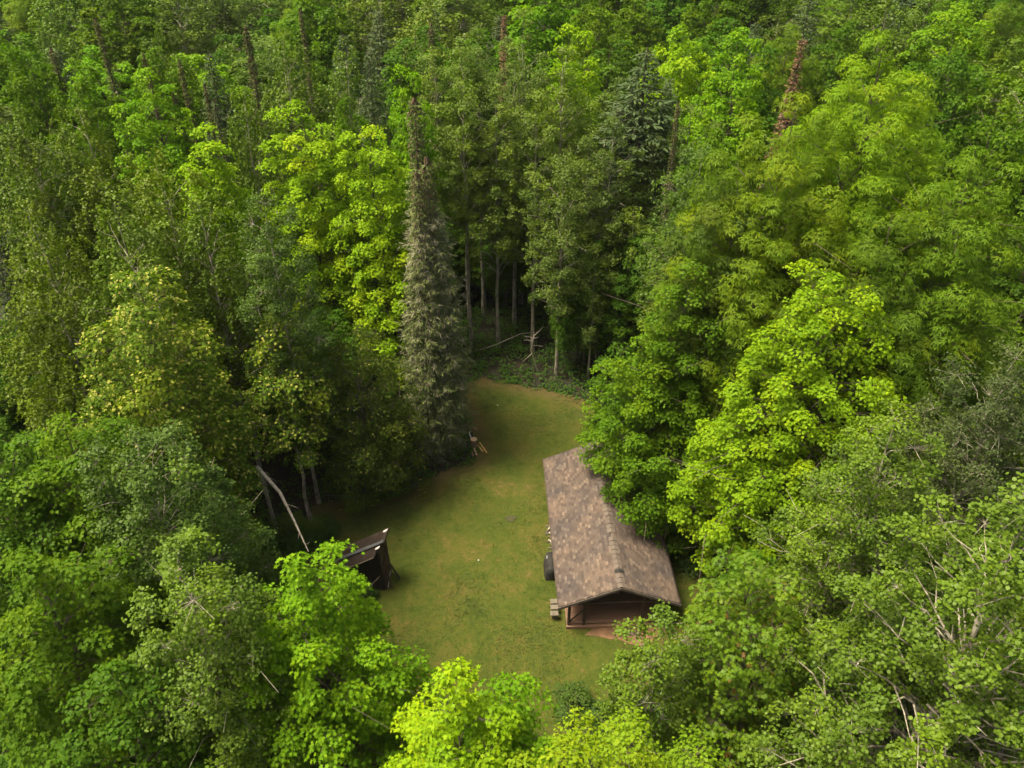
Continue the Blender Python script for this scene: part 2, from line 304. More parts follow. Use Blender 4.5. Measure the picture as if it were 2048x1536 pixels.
def make_tree(kind, seed, lod=1.0, tm=None, h=None, R=None, base=None, lead=None, leafmul=1.0, twigs=True, bark=None, dens=1.0, lean=(0, 0), stem=1.0):
    K = KINDS[kind]; rg = np.random.default_rng(seed)
    h = h or K['h']; R = R or K['R']; base = K['base'] if base is None else base; lead = lead or K['lead']
    z0 = h*base; H = h-z0; ax = np.array([lean[0], lean[1]])
    # leaders: sub-crowns that make an uneven outline
    Ls = [(0.0, 0.0, z0+H*.12, h, R*(.62 if lead > 1 else 1))]
    a0 = rg.uniform(0, 6.28)
    nl_ = int(round((lead-1)*K.get('tow', 1.0)))
    for i in range(nl_):                            # towers: inner ones high, outer ones lower
        a = a0 + 2.4*i + rg.uniform(-.3, .3); q = ((i+.7)/nl_)**.6; rr = R*(.22+.50*q)*rg.uniform(.85, 1.1)
        top = h - R*(.15+1.15*q**1.7)*rg.uniform(.55, 1.35)*K.get('drop', 1.0)
        Ls.append((rr*math.cos(a), rr*math.sin(a), z0+H*rg.uniform(0, .16)*(1-.6*q), top, R*rg.uniform(.38, .50)))
    ph = rg.uniform(0, 6.28, (len(Ls), 3))
    def rad(i, z, an):
        x, y, b, t, r = Ls[i]; q = profile((z-b)/(t-b))
        return r*q*(1+.13*np.sin(2*an+ph[i, 0])+.12*np.sin(3*an+ph[i, 1]+z*.7)+.09*np.sin(5*an+ph[i, 2]-z*1.1))
    area = np.array([l[4]*(l[3]-l[2]) for l in Ls]); pr = area/area.sum()
    gap = K['gap']/math.sqrt(dens)
    def sampler(n):
        idx = rg.choice(len(Ls), n, p=pr); L = np.array(Ls)[idx]
        z = L[:, 2] + (L[:, 3]-L[:, 2])*rg.uniform(0.02, .985, n)**.9; an = rg.uniform(0, 6.283, n)
        rr = np.empty(n)
        for i in range(len(Ls)):
            k = idx == i; rr[k] = rad(i, z[k], an[k])
        fr = np.where(rg.random(n) < .78, rg.uniform(.78, 1.10, n), rg.uniform(.25, .8, n))
        rr = np.maximum(rr*fr-K['rb']*.35, 0); P = np.stack([L[:, 0]+rr*np.cos(an), L[:, 1]+rr*np.sin(an), z-K['rb']*.3], 1)
        ok = np.ones(n, bool)
        for i in range(len(Ls)):
            dx = P[:, 0]-Ls[i][0]; dy = P[:, 1]-Ls[i][1]; d = np.hypot(dx, dy)
            inn = (P[:, 2] > Ls[i][2]) & (P[:, 2] < Ls[i][3]-.6) & (d < rad(i, P[:, 2], np.arctan2(dy, dx))*.50) & (idx != i)
            ok &= ~(inn & (rg.random(n) < .8))
        return P[ok]
    nb = int(2.2*sum(6.28*l[4]*.7*(l[3]-l[2]) for l in Ls)/gap**2*.70)+6
    B = dart(rg, sampler, nb, gap*.92, 6)
    B = B[B[:, 2] > z0*.8]
    axis_xy = lambda z: ax*np.clip(z/h, 0, 1)[..., None]**1.5 if hasattr(z, 'shape') else ax*min(max(z/h, 0), 1)**1.5
    B[:, :2] += axis_xy(B[:, 2])
    n = len(B)
    # ---- sprays
    outw = B[:, :2]-axis_xy(B[:, 2]); dist = np.linalg.norm(outw, axis=1)
    o3 = np.concatenate([outw/(dist[:, None]+.3), np.zeros((n, 1))], 1)
    sp = max(3, int(K['sp'])); rb = K['rb']*rg.uniform(.75, 1.25, n)
    bt = rg.normal(0, .15, n)
    up = np.array([0, 0, 1.0])
    d = unit(rg.normal(0, 1, (n, sp, 3)) + .65*o3[:, None, :] + .65*up)
    S = B[:, None, :] + d*(rb[:, None]*rg.uniform(.55, 1.08, (n, sp)))[..., None]*np.array([1, 1, K['flat']])
    S = S.reshape(-1, 3); d = d.reshape(-1, 3); st = np.repeat(bt, sp) + rg.normal(0, .07, len(S)); so = np.repeat(o3, sp, 0)
    rsp = np.repeat(rb, sp)*.42
    # ---- leaves
    ls = K['leaf']*leafmul*lod; m = max(3, int(round(K['m']/(lod**1.7)))); ns = len(S); mode = K['mode']
    Sc = np.repeat(S, m, 0); dd = np.repeat(d, m, 0); oo = np.repeat(so, m, 0); rr = np.repeat(rsp, m); nl = len(Sc)
    tint = np.repeat(st, m) + rg.normal(0, .12, nl)
    if mode == 'tier':
        nn = unit(up*1.1 + dd*.75); a = rg.uniform(0, 6.283, nl); q = rr*np.sqrt(rg.random(nl))*1.15
        e1 = unit(np.cross(nn, np.array([.3, .9, .1]))); e2 = np.cross(nn, e1)
        ra = e1*np.cos(a)[:, None]+e2*np.sin(a)[:, None]
        C = Sc + ra*q[:, None] - up*(q*q/rr*.35)[:, None] + rg.normal(0, .05, (nl, 3))
        Dn = ra + dd*.3 - up*.45 + rg.normal(0, .3, (nl, 3)); Nn = nn + rg.normal(0, .42, (nl, 3)) + ra*.25
    elif mode == 'star':
        cl = rg.normal(0, 1, (ns, 3, 3)); ck = rg.integers(0, 3, nl)
        C0 = Sc + unit(cl[np.repeat(np.arange(ns), m), ck]+.6*dd)*(rr*.75)[:, None]
        a = rg.uniform(0, 6.283, nl); nn = unit(up + dd*.6); e1 = unit(np.cross(nn, np.array([.3, .9, .1]))); e2 = np.cross(nn, e1)
        ra = e1*np.cos(a)[:, None]+e2*np.sin(a)[:, None]; C = C0 + ra*.03
        Dn = ra + dd*.15 - up*.25; Nn = nn + rg.normal(0, .25, (nl, 3)) + ra*.35
    elif mode == 'droop':
        nn = unit(up*.8 + dd*.8); a = rg.uniform(0, 6.283, nl); e1 = unit(np.cross(nn, np.array([.3, .9, .1]))); e2 = np.cross(nn, e1)
        ra = e1*np.cos(a)[:, None]+e2*np.sin(a)[:, None]; C = Sc + ra*(rr*rg.uniform(.1, .8, nl))[:, None]
        Dn = ra + dd*.4 - up*.75; Nn = nn + rg.normal(0, .25, (nl, 3)) + ra*.5
    elif mode == 'hang':
        t = rg.random(nl); sw = rg.normal(0, .16, (ns, 3))[np.repeat(np.arange(ns), m)]
        C = Sc + oo*(t*.45)[:, None] + sw*t[:, None]*1.3 + unit(rg.normal(0, 1, (nl, 3)))*(rr*.40)[:, None]*rg.random((nl, 1)) - up*(t*t*.95+.0)[:, None]
        Dn = rg.normal(0, .5, (nl, 3)) - up*.9 + oo*.4; Nn = up*.45 + dd*.6 + rg.normal(0, .55, (nl, 3))
    else:
        v = unit(rg.normal(0, 1, (nl, 3)))*(rg.random(nl)**.4)[:, None]*(rr*1.15)[:, None]
        C = Sc + v*np.array([1, 1, .75]); Dn = rg.normal(0, .8, (nl, 3)) - up*.5; Nn = up*.75 + dd*.55 + rg.normal(0, .55, (nl, 3))
    sz = ls*rg.uniform(.7, 1.25, nl); tm_ = TM[tm or K['tm']]
    tint = .48 + tint + .10*(rg.random(nl) < .1)
    acc = np.zeros(nl)
    if K.get('accent'):
        acc = (rg.random(nl) < K['accent'])*rg.uniform(.45, .95, nl)*(1 if mode == 'star' else 1)
        if mode != 'star':
            sz = np.where(acc > 0, sz*.85, sz); Dn = np.where(acc[:, None] > 0, Dn - up*1.0, Dn)
            C = np.where(acc[:, None] > 0, C + dd*.05 + up*.03, C)
    V, Q, k = instance_leaves(C, Dn, Nn, sz, tm_)
    crown = mesh_np('crown_'+kind, V, Q, dict(tint=np.repeat(np.clip(tint, 0, 1), k), accent=np.repeat(acc, k)), M[K['mat']])
    # ---- trunk, limbs, twigs
    mb = MB(); r0 = (.0075*h+.01*R+.01)*(.72 if kind == 'aspen' else 1)*stem; zt = h-.7
    wig = rg.normal(0, .05 if kind == 'aspen' and stem < 1.5 else .14, (9, 2)); wig[0] = 0
    def axis(z):
        f = np.clip(z/zt, 0, 1)*8; i = int(min(f, 7)); w_ = wig[i]*(1-(f-i))+wig[i+1]*(f-i)
        q = axis_xy(float(z)); return np.array([q[0]+w_[0], q[1]+w_[1], z])
    mb.tube([axis(z) for z in np.linspace(-.25, zt, 12)], [r0*(1.25 if i == 0 else 1)*(1-.95*(i/11)**.85) for i in range(12)], 9)
    for i in range(n):
        zz = max(z0*.75, B[i, 2] - dist[i]*rg.uniform(.5, .95)-.3); zz = min(zz, zt-.3); A = axis(zz); E_ = B[i]
        r1 = max(.014, r0*.30*(1-zz/h)+.014); d_ = E_-A; L_ = np.linalg.norm(d_); ctl = A + d_*np.array([.42, .42, .42 + .30*(d_[2] > 0)]) + rg.normal(0, .07*L_, 3)
        tt = np.linspace(0, 1, 7)[:, None]; P_ = A*(1-tt)**2+2*ctl*tt*(1-tt)+E_*tt*tt; P_[1:-1] += rg.normal(0, .022*L_, (5, 3))
        mb.tube(list(P_), list(r1*(1-.82*tt[:, 0]**.8)), 5, False)
        if L_ > 1.6:                                # a fork part-way along the limb
            f_ = P_[3+int(rg.integers(0, 2))]; e2_ = f_+(E_-f_)*rg.uniform(.5, .9)+rg.normal(0, .30*L_, 3)*np.array([1, 1, .5]); m2 = (f_+e2_)/2+rg.normal(0, .05*L_, 3)
            mb.tube([f_, m2, e2_], [r1*.5, r1*.35, r1*.12], 4, False)
    tv = np.array(mb.v); tf = [f for f in mb.f]
    if twigs and lod < 1.1 and kind != 'birch':
        me_v = [tv]; off = len(tv); A = np.repeat(B, sp, 0); E_ = S; dv = unit(E_-A); s1 = unit(np.cross(dv, np.array([.3, .4, .85]))); s2 = np.cross(dv, s1)
        r = .011
        ring = [s1*r, (-.5*s1+.866*s2)*r, (-.5*s1-.866*s2)*r]
        W = np.stack([A+q for q in ring]+[E_+q*.4 for q in ring], 1).reshape(-1, 3)
        fq = np.array([(0, 1, 4, 3), (1, 2, 5, 4), (2, 0, 3, 5)]); FQ = (fq[None]+(np.arange(len(A))*6)[:, None, None]+off).reshape(-1, 4)
        tv = np.vstack([tv, W]); tf += [tuple(q) for q in FQ.tolist()]
    tm2 = bpy.data.meshes.new('trunk_'+kind); tm2.from_pydata(tv.tolist(), [], tf); tm2.materials.append(M[bark or K['bark']]); tm2.update()
    return dict(crown=crown, trunk=tm2, h=h, R=R)

def make_spruce(seed, h=22, R=2.2, col_frac=.34, base=.06, card=.26, dead=.0, cones=True, dens=1.0, rust=False):
    rg = np.random.default_rng(seed); z0 = h*base; up = np.array([0, 0, 1.0])
    Bs, Ds, Lg = [], [], []; z = z0
    while z < h-.25:
        u = (h-z)/(h-z0); rr = R*float(np.interp(u, [0, .02, col_frac*.45, col_frac, col_frac*1.5+.03, .6+col_frac*.3, .9, 1], [.03, .14, .22, .50, .80, 1, .92, .55]))
        k = int(rg.integers(6, 9)+rr*1.6); a0 = rg.uniform(0, 6.28)
        for i in range(k):
            a = a0+6.283*i/k+rg.uniform(-.3, .3); L = rr*rg.uniform(.65, 1.12)
            Bs.append((0, 0, z+rg.uniform(-.12, .12))); Ds.append((math.cos(a), math.sin(a))); Lg.append(L)
        z += .30+.10*rr/dens
    Bs = np.array(Bs); Ds = np.array(Ds); Lg = np.array(Lg); nb = len(Bs)
    def along(i, t):                               # drooping branch with upturned tip
        L = Lg[i]; r = L*t; zz = Bs[i, 2] - .42*L*t + .20*L*t**3
        return np.stack([Ds[i, 0]*r, Ds[i, 1]*r, zz], 1)
    per = np.maximum(6, (Lg*24*dens).astype(int)); I = np.repeat(np.arange(nb), per); t = rg.random(len(I))**.6; n = len(I)
    P = along(I, t); side = np.stack([-Ds[I, 1], Ds[I, 0], np.zeros(n)], 1); o3 = np.concatenate([Ds[I], np.zeros((n, 1))], 1)
    lat = rg.normal(0, 1, n)*(.05+.16*Lg[I]*(1-t*.55)*.8); P = P + side*lat[:, None] - up*(np.abs(lat)*.35)[:, None]
    D = o3*.8 + side*np.sign(lat)[:, None]*.7 - up*.45 + rg.normal(0, .25, (n, 3)); Nn = up*.9 + o3*.4 + rg.normal(0, .45, (n, 3))
    tm = (np.array([(0, 0, 0), (.35, .15, .02), (1, 0, -.05), (.35, -.15, .02)]), np.array([(0, 3, 2, 1)]))
    V, Q, k = instance_leaves(P, D, Nn, card*rg.uniform(.6, 1.2, n), tm)
    bt = rg.normal(0, .12, nb)[I]
    crown = mesh_np('crown_spruce', V, Q, dict(tint=np.clip(.45+bt+rg.normal(0, .15, n), 0, 1), accent=np.zeros(n)), M['rust' if rust else 'needle'])
    mb = MB(); r0 = .010*h+.03; mb.tube([(0, 0, -.2), (0, 0, h*.5), (0, 0, h-.1)], [r0, r0*.6, .02], 8)
    for i in range(0, nb, 2):
        e = along(np.array([i]), np.array([.9]))[0]; m_ = along(np.array([i]), np.array([.45]))[0]; mb.tube([Bs[i], m_, e], [.022, .014, .005], 3, False)
    out = dict(crown=crown, trunk=mb.mesh('trunk_spruce', M['bark']), h=h, R=R)
    if dead > 0:
        keep = rg.random(nb) < dead; J = np.repeat(np.arange(nb)[keep & (Lg > R*.3)], int(16*dens)); n = len(J); t = rg.uniform(.35, 1.08, n)
        P = along(J, t) + rg.normal(0, .07, (n, 3)) + up*.03; o3 = np.concatenate([Ds[J], np.zeros((n, 1))], 1); side = np.stack([-Ds[J, 1], Ds[J, 0], np.zeros(n)], 1)
        D = o3*.7 + side*rg.normal(0, .7, (n, 1)) - up*rg.uniform(-.1, 1.2, (n, 1)); Nn = o3*.5+up*.4+rg.normal(0, .6, (n, 3))
        tmd = (np.array([(0, 0, 0), (.3, .028, .03), (.65, .02, -.04), (1, 0, -.2), (.65, -.02, -.04), (.3, -.028, .03), (.72, .22, -.05), (.5, .20, .05)]), np.array([(0, 5, 2, 1), (5, 4, 3, 2), (1, 2, 6, 7)]))
        tmd[1][2] = (1, 2, 6, 2) if False else (2, 4, 6, 2+0) if False else (5, 2, 6, 1)
        V, Q, k = instance_leaves(P, D, Nn, rg.uniform(.16, .46, n), (tmd[0]*np.array([1, .8, 1]), tmd[1][:2]))
        out['dead'] = mesh_np('dead_twigs', V, Q, None, M['lichen'])
    if cones:
        zc = h-rg.random(int(260*dens))**1.3*h*col_frac*.85; n = len(zc); u = (h-zc)/h; a = rg.uniform(0, 6.283, n)
        rr = R*(.20*np.minimum(u/.04, 1)**.7)*rg.uniform(.5, 1.1, n)+.02
        P = np.stack([rr*np.cos(a), rr*np.sin(a), zc], 1); D = np.stack([np.cos(a)*.3, np.sin(a)*.3, -np.ones(n)], 1)+rg.normal(0, .2, (n, 3)); Nn = np.stack([np.cos(a), np.sin(a), 0*a+.2], 1)
        tmc = (np.array([(0, 0, 0), (.4, .22, .0), (.4, 0, .2), (.4, -.22, 0), (1, 0, 0)]), np.array([(0, 2, 4, 1), (0, 3, 4, 2)]))
        V, Q, k = instance_leaves(P, D, Nn, rg.uniform(.14, .24, n), tmc); out['cones'] = mesh_np('cones', V, Q, None, M['cone'])
    return out

# ------------------------------------------------------------------ ground, lawn
def flat(name, poly, z, mat, label=None, kind='structure'):
    mb = MB(); mb.add([(x, y, z) for x, y in poly], [tuple(range(len(poly)))]); return tag(mb.build(name, mat), label, None, None, kind)
g = MB(); Sg = 420
Sg = 290
g.add([(-Sg, -70, 0), (Sg, -70, 0), (Sg, 215, 0), (-Sg, 215, 0)], [(0, 1, 2, 3)])
tag(g.build('ground', M['floor']), 'dark leaf littered forest floor under the trees', None, None, 'structure')
LAWN_PX = [(630, 1010), (700, 998), (790, 990), (850, 960), (905, 935), (945, 918), (950, 880), (925, 820), (915, 775), (950, 758), (1000, 760), (1050, 772), (1100, 778), (1160, 795),
           (1215, 815), (1300, 850), (1400, 905), (1430, 1000), (1440, 1150), (1420, 1260), (1330, 1340), (1270, 1420), (1200, 1470), (1100, 1530), (960, 1600), (800, 1600), (690, 1560), (560, 1560), (470, 1490), (560, 1400), (620, 1280), (610, 1150), (600, 1060)]
LW = np.array([at(x, y)[:2] for x, y in LAWN_PX])
def inside(p, poly):
    x, y = p; c = False; j = len(poly)-1
    for i in range(len(poly)):
        xi, yi = poly[i]; xj, yj = poly[j]
        if (yi > y) != (yj > y) and x < (xj-xi)*(y-yi)/(yj-yi)+xi: c = not c
        j = i
    return c
def edge_dist(P, poly):
    P = np.atleast_2d(P); best = np.full(len(P), 1e9)
    for i in range(len(poly)):
        a = poly[i]; b = poly[(i+1) % len(poly)]; ab = b-a; t = np.clip(((P-a)@ab)/(ab@ab), 0, 1); best = np.minimum(best, np.linalg.norm(P-(a+t[:, None]*ab), axis=1))
    return best
# smooth ring, filled with a grid so that wear can follow the border
ring = []
for i in range(len(LW)):
    p0, p1, p2, p3 = LW[i-1], LW[i], LW[(i+1) % len(LW)], LW[(i+2) % len(LW)]
    for t in np.linspace(0, 1, 6)[:-1]:
        ring.append(.5*((2*p1)+(-p0+p2)*t+(2*p0-5*p1+4*p2-p3)*t*t+(-p0+3*p1-3*p2+p3)*t**3) + rng.normal(0, .07, 2))
ring = np.array(ring)
gx = np.arange(ring[:, 0].min()-.5, ring[:, 0].max()+.5, .22); gy = np.arange(ring[:, 1].min()-.5, ring[:, 1].max()+.5, .22)
XX, YY = np.meshgrid(gx, gy, indexing='ij'); PP = np.stack([XX.ravel(), YY.ravel()], 1)
def inside_np(P, poly):
    c = np.zeros(len(P), bool); j = len(poly)-1
    for i in range(len(poly)):
        xi, yi = poly[i]; xj, yj = poly[j]
        if yi != yj:
            m_ = ((yi > P[:, 1]) != (yj > P[:, 1])) & (P[:, 0] < (xj-xi)*(P[:, 1]-yi)/(yj-yi)+xi); c ^= m_
        j = i
    return c
ins = inside_np(PP, ring); ed = edge_dist(PP, ring); sg = np.where(ins, ed, -ed)
zz = .004+np.clip(sg, 0, 1)*.035 + .02*np.sin(PP[:, 0]*.9+1)*np.sin(PP[:, 1]*.7)*np.clip(sg, 0, 1)
nx, ny = len(gx), len(gy); idx = np.arange(nx*ny).reshape(nx, ny)
q = np.stack([idx[:-1, :-1], idx[1:, :-1], idx[1:, 1:], idx[:-1, 1:]], -1).reshape(-1, 4); q = q[(sg[q] > -.12).all(1)]
used, inv = np.unique(q, return_inverse=True); q = inv.reshape(q.shape)
lawn_v = np.column_stack([PP[used], zz[used]]); me = mesh_np('lawn', lawn_v, q, None, M['lawn'], True)
wa = me.attributes.new('worn', 'FLOAT', 'POINT'); wa.data.foreach_set('value', np.clip(1-sg[used]/2.2, 0, 1).astype(np.float32))
tag(obj('lawn', me), 'mown lawn of patchy green and straw brown grass in the clearing', None, None, 'structure')
def lawn_z(x, y): return .05
# bare red earth in front of the porch and two forest gaps
def blob(cx, cy, rx, ry, n=22, sd_=.16, rz=0):
    return [(cx+math.cos(rz)*rx*math.cos(a)*k-math.sin(rz)*ry*math.sin(a)*k, cy+math.sin(rz)*rx*math.cos(a)*k+math.cos(rz)*ry*math.sin(a)*k) for a, k in ((6.283*i/n, 1+rng.normal(0, sd_)) for i in range(n))]
CX, CY, YAW, HW, CL, EZ, RISE = 5.36, 26.42, -.035, 3.07, 11.28, 1.98, 1.35
d0 = at(1262, 1262, 0)
flat('bare_earth', blob(d0[0], d0[1], 1.9, .8), .062, M['dirt'], 'reddish bare earth in front of the porch')
# grass tufts over the lawn: short blades
ng = 90000
gp = np.column_stack([rng.uniform(ring[:, 0].min(), ring[:, 0].max(), ng), rng.uniform(ring[:, 1].min(), ring[:, 1].max(), ng)])
ok = inside_np(gp, ring); gp = gp[ok]; ed = edge_dist(gp, ring)
def vnoise(P, s, seed):
    r = np.random.default_rng(seed); G = r.random((64, 64)); x = P[:, 0]*s; y = P[:, 1]*s; i = np.floor(x).astype(int); j = np.floor(y).astype(int); u = x-i; v = y-j; u = u*u*(3-2*u); v = v*v*(3-2*v)
    f = lambda a, b: G[a % 64, b % 64]
    return f(i, j)*(1-u)*(1-v)+f(i+1, j)*u*(1-v)+f(i, j+1)*(1-u)*v+f(i+1, j+1)*u*v
nz = .5*vnoise(gp, .5, 1)+.3*vnoise(gp, 1.4, 2)+.2*vnoise(gp, 4, 3)
keep = (rng.random(len(gp)) < np.clip((nz-.25)*2.4, .12, 1)*np.clip(.35+ed*.5, 0, 1)); gp = gp[keep]; nz = nz[keep]
n = len(gp); a = rng.uniform(0, 6.283, n)
Cg = np.column_stack([gp, np.full(n, .03)]); Dg = np.column_stack([np.cos(a)*.9, np.sin(a)*.9, rng.uniform(.3, 1.0, n)]); Ng = np.column_stack([rng.normal(0, .5, (n, 2)), np.ones(n)])
tuft = []; 
for i in range(3):
    b = 2.1*i; c_, s_ = math.cos(b), math.sin(b); tuft += [(0, 0, 0), (.5*c_-.11*s_, .5*s_+.11*c_, .08), (c_, s_, .0), (.5*c_+.11*s_, .5*s_-.11*c_, .08)]
TG = (np.array(tuft), np.array([(0, 3, 2, 1), (4, 7, 6, 5), (8, 11, 10, 9)]))
V, Q, k = instance_leaves(Cg, Dg, Ng, rng.uniform(.07, .17, n), TG)
V[:, 2] = np.maximum(V[:, 2], .02)
gm = obj('grass', mesh_np('grass', V, Q, dict(tint=np.repeat(np.clip(.42+(.5-nz)*.9+rng.normal(0, .2, n), 0, 1), k), accent=np.zeros(n*k)), leaf_material('grass_blade', rough=.6, trans=.15, warm=(2.1, 1.35, 1.1), spec=.2)))
gm.color = (.052, .070, .009, 1); tag(gm, 'short grass tufts across the lawn', None, None, 'stuff')

# ------------------------------------------------------------------ cabin
cab = empty('cabin', (CX, CY, 0), -YAW)
tag(cab, 'low cabin with brown shingle gable roof and open front porch', 'cabin')
# local frame: +y to the back, +x right
def slope_mesh(side):
    e_ = HW; n1, n2 = 56, 18; th = .10; L = math.hypot(e_, RISE)
    V, uv, Q = [], [], []
    rg = np.random.default_rng(3)
    sag = rg.normal(0, .006, (n1+1, n2+1))
    for i in range(n1+1):
        for j in range(n2+1):
            y = CL*i/n1; t = j/n2
            V.append((side*e_*t, y, EZ+RISE*(1-t)+th*.5 - .045*math.sin(math.pi*i/n1)*(1-.3*t) + sag[i, j])); uv.append((y+side*3.1, t*L))
    idx = lambda i, j: i*(n2+1)+j
    for i in range(n1):
        for j in range(n2):
            f = (idx(i, j), idx(i+1, j), idx(i+1, j+1), idx(i, j+1)); Q.append(f if side < 0 else f[::-1])
    Q = [q_[::-1] for q_ in Q]
    me = mesh_np('roof_slope', V, Q, None, M['shingle']); ul = me.uv_layers.new(name='UVMap')
    ul.data.foreach_set('uv', np.array([uv[v] for q_ in Q for v in q_], np.float32).ravel())
    return me
for s in (-1, 1):
    ro = obj('roof_slope', slope_mesh(s), cab)
    ro['label'] = 'left brown shingle slope, broad and fully open to view' if s < 0 else 'right brown shingle slope under the overhanging maple'
    so = ro.modifiers.new('thick', 'SOLIDIFY'); so.thickness = .05; so.offset = -1
rc = MB(); nseg = 36
for i in range(nseg):
    y0 = CL*i/nseg; y1 = y0+CL/nseg-.03; zt = EZ+RISE+.125-.045*math.sin(math.pi*(i+.5)/nseg)
    sw = .20+rng.normal(0, .010); dz = rng.normal(0, .009)
    
    rc.add([(-sw, y0, zt-.09+dz), (0, y0, zt+dz), (sw, y0, zt-.085+dz), (-sw, y1, zt-.098+dz), (0, y1, zt-.012+dz), (sw, y1, zt-.098+dz),
            (-sw, y0, zt-.11), (0, y0, zt-.03), (sw, y0, zt-.11)], [(0, 3, 4, 1), (1, 4, 5, 2), (0, 1, 7, 6), (1, 2, 8, 7)])
capmat = noise_material('ridge_shingle', [(0.3, (0.066, 0.054, 0.047)), (0.7, (0.105, 0.086, 0.074))], scale=1.2, detail=8)
rc.build('ridge_cap', capmat, cab)
b = MB(); y0 = CL*3/nseg+.02
b.add([(-.215, y0, EZ+RISE+.05), (0, y0, EZ+RISE+.15), (.215, y0, EZ+RISE+.05), (-.215, y0+.2, EZ+RISE+.05), (0, y0+.2, EZ+RISE+.145), (.215, y0+.2, EZ+RISE+.05)], [(0, 3, 4, 1), (1, 4, 5, 2)])
b.build('ridge_patch', M['black'], cab)
for yy in (-.02, CL+.02):
    f = MB()
    for s in (-1, 1):
        f.bar((0, yy, EZ+RISE-.035), (s*(HW+.005), yy, EZ-.035), .035, .15, (0, 0, 1))
    f.build('rake_board', M['fascia'], cab)
for s in (-1, 1):
    f = MB(); f.box((s*(HW-.03), CL/2, EZ-.045), (.03, CL-.03, .10)); f.build('eave_board', M['fascia'], cab)
# walls: enclosed body behind the porch
PD = 2.3                                            # porch depth
WX = HW-.62
wl = MB()
for k in range(11):                                 # stacked logs
    z = .12+.18*k
    for s in (-1, 1): wl.tube([(s*WX, PD, z), (s*WX, CL-.5, z)], [.1, .1], 8)
    wl.tube([(-WX-.1, CL-.5, z), (WX+.1, CL-.5, z)], [.1, .1], 8)
wl.build('log_wall', M['log'], cab)
fw = MB(); HE = EZ+RISE*.2-.12
fw.prism([(-WX+.06, PD-.02), (WX-.06, PD-.02), (WX-.06, PD+.06), (-WX+.06, PD+.06)], 0, HE); fw.add([(-WX, PD-.02, HE), (WX, PD-.02, HE), (0, PD-.02, EZ+RISE-.14), (-WX, PD+.05, HE), (WX, PD+.05, HE), (0, PD+.05, EZ+RISE-.14)], [(0, 1, 2), (5, 4, 3)])
fw.build('porch_wall', M['wallred'], cab)
dr = MB(); dr.box((.9, PD-.045, 1.08), (.85, .04, 1.72)); do = dr.build('door', M['log'], cab)
kb = MB(); kb.tube([(.58, PD-.07, 1.1), (.58, PD-.12, 1.1)], [.03, .035], 8); kb.build('handle', M['metal'], do)
win = MB(); win.box((-1.3, PD-.04, 1.4), (1.0, .05, .8)); wo = win.build('window', M['fascia'], cab)
gl = MB(); gl.box((-1.3, PD-.075, 1.4), (.84, .02, .64)); gl.build('pane', M['black'], wo)
bw = MB(); bw.add([(-WX, CL-.42, EZ), (WX, CL-.42, EZ), (0, CL-.42, EZ+RISE-.14)], [(0, 1, 2)]); bw.build('gable_wall', M['log'], cab)
# porch
dk = MB()
for k in range(15):
    dk.box((-0.05, .36+.13*k, .22), (2*WX+.1, .122, .05))
dk.build('porch_floor', M['deck'], cab)
ed_ = MB(); ed_.box((-0.05, .27, .115), (2*WX+.16, .06, .22)); ed_.build('porch_sill', M['deck'], cab)
rl = MB()
for k in range(9):
    x = -WX+.15+k*.57
    if x < WX-.1: rl.box((x, .40, .30), (.07, .06, .10))
rl.box((0, .40, .385), (2*WX, .14, .06)); rl.build('low_rail', M['deck'], cab)
for x in (-WX, -WX+.78, WX-1.15, WX):
    p = MB(); p.tube([(x, .40, .0 if abs(x) == WX else .2), (x, .40, EZ+RISE*(1-abs(x)/HW)-.12)], [.085, .075], 8); p.build('post', M['log'], cab)
pb = MB(); pb.tube([(-HW+.05, .4, EZ-.09), (0, .4, EZ+RISE-.20), (HW-.05, .4, EZ-.09)], [.07, .07, .07], 6); pb.tube([(-WX-.1, .42, EZ-.15), (WX+.1, .42, EZ-.15)], [.08]*2, 8); pb.build('tie_beam', M['log'], cab)
br_ = MB(); br_.tube([(-WX+.05, .45, .4), (-WX+.72, .45, 1.25)], [.045, .045], 6); br_.build('brace', M['log'], cab)
# roof vent on the right slope
vp = (1.75, 7.4, EZ+RISE*(1-1.75/HW)+.05)
v = MB(); v.tube([(vp[0], vp[1], vp[2]), (vp[0], vp[1], vp[2]+.26)], [.10, .10], 12); v.tube([(vp[0], vp[1], vp[2]+.24), (vp[0], vp[1], vp[2]+.33)], [.17, .06], 12); v.build('roof_vent', M['metal'], cab)

def local(x, y, z=0):
    c, s = math.cos(-YAW), math.sin(-YAW); return (CX+c*x-s*y, CY+s*x+c*y, z)
# white fan box on the porch by the right post
fan = empty('box_fan', local(1.95, .62, 1.95), -YAW); tag(fan, 'white square fan box hung under the right end of the porch gable', 'fan')
q_ = MB()
for a in ((-.27, 0, 0), (.27, 0, 0)): q_.box(a, (.06, .16, .6))
for a in ((0, 0, .27), (0, 0, -.27)): q_.box(a, (.48, .16, .06))
q_.build('housing', M['white'], fan)
q_ = MB(); q_.tube([(0, -.03, 0), (0, .03, 0)], [.07, .07], 12)
for k in range(5):
    a = 6.283*k/5; q_.bar((.05*math.cos(a), 0, .05*math.sin(a)), (.21*math.cos(a), .02, .21*math.sin(a)), .02, .09, (0.1, 1, 0))
q_.build('blade', M['metal'], fan)
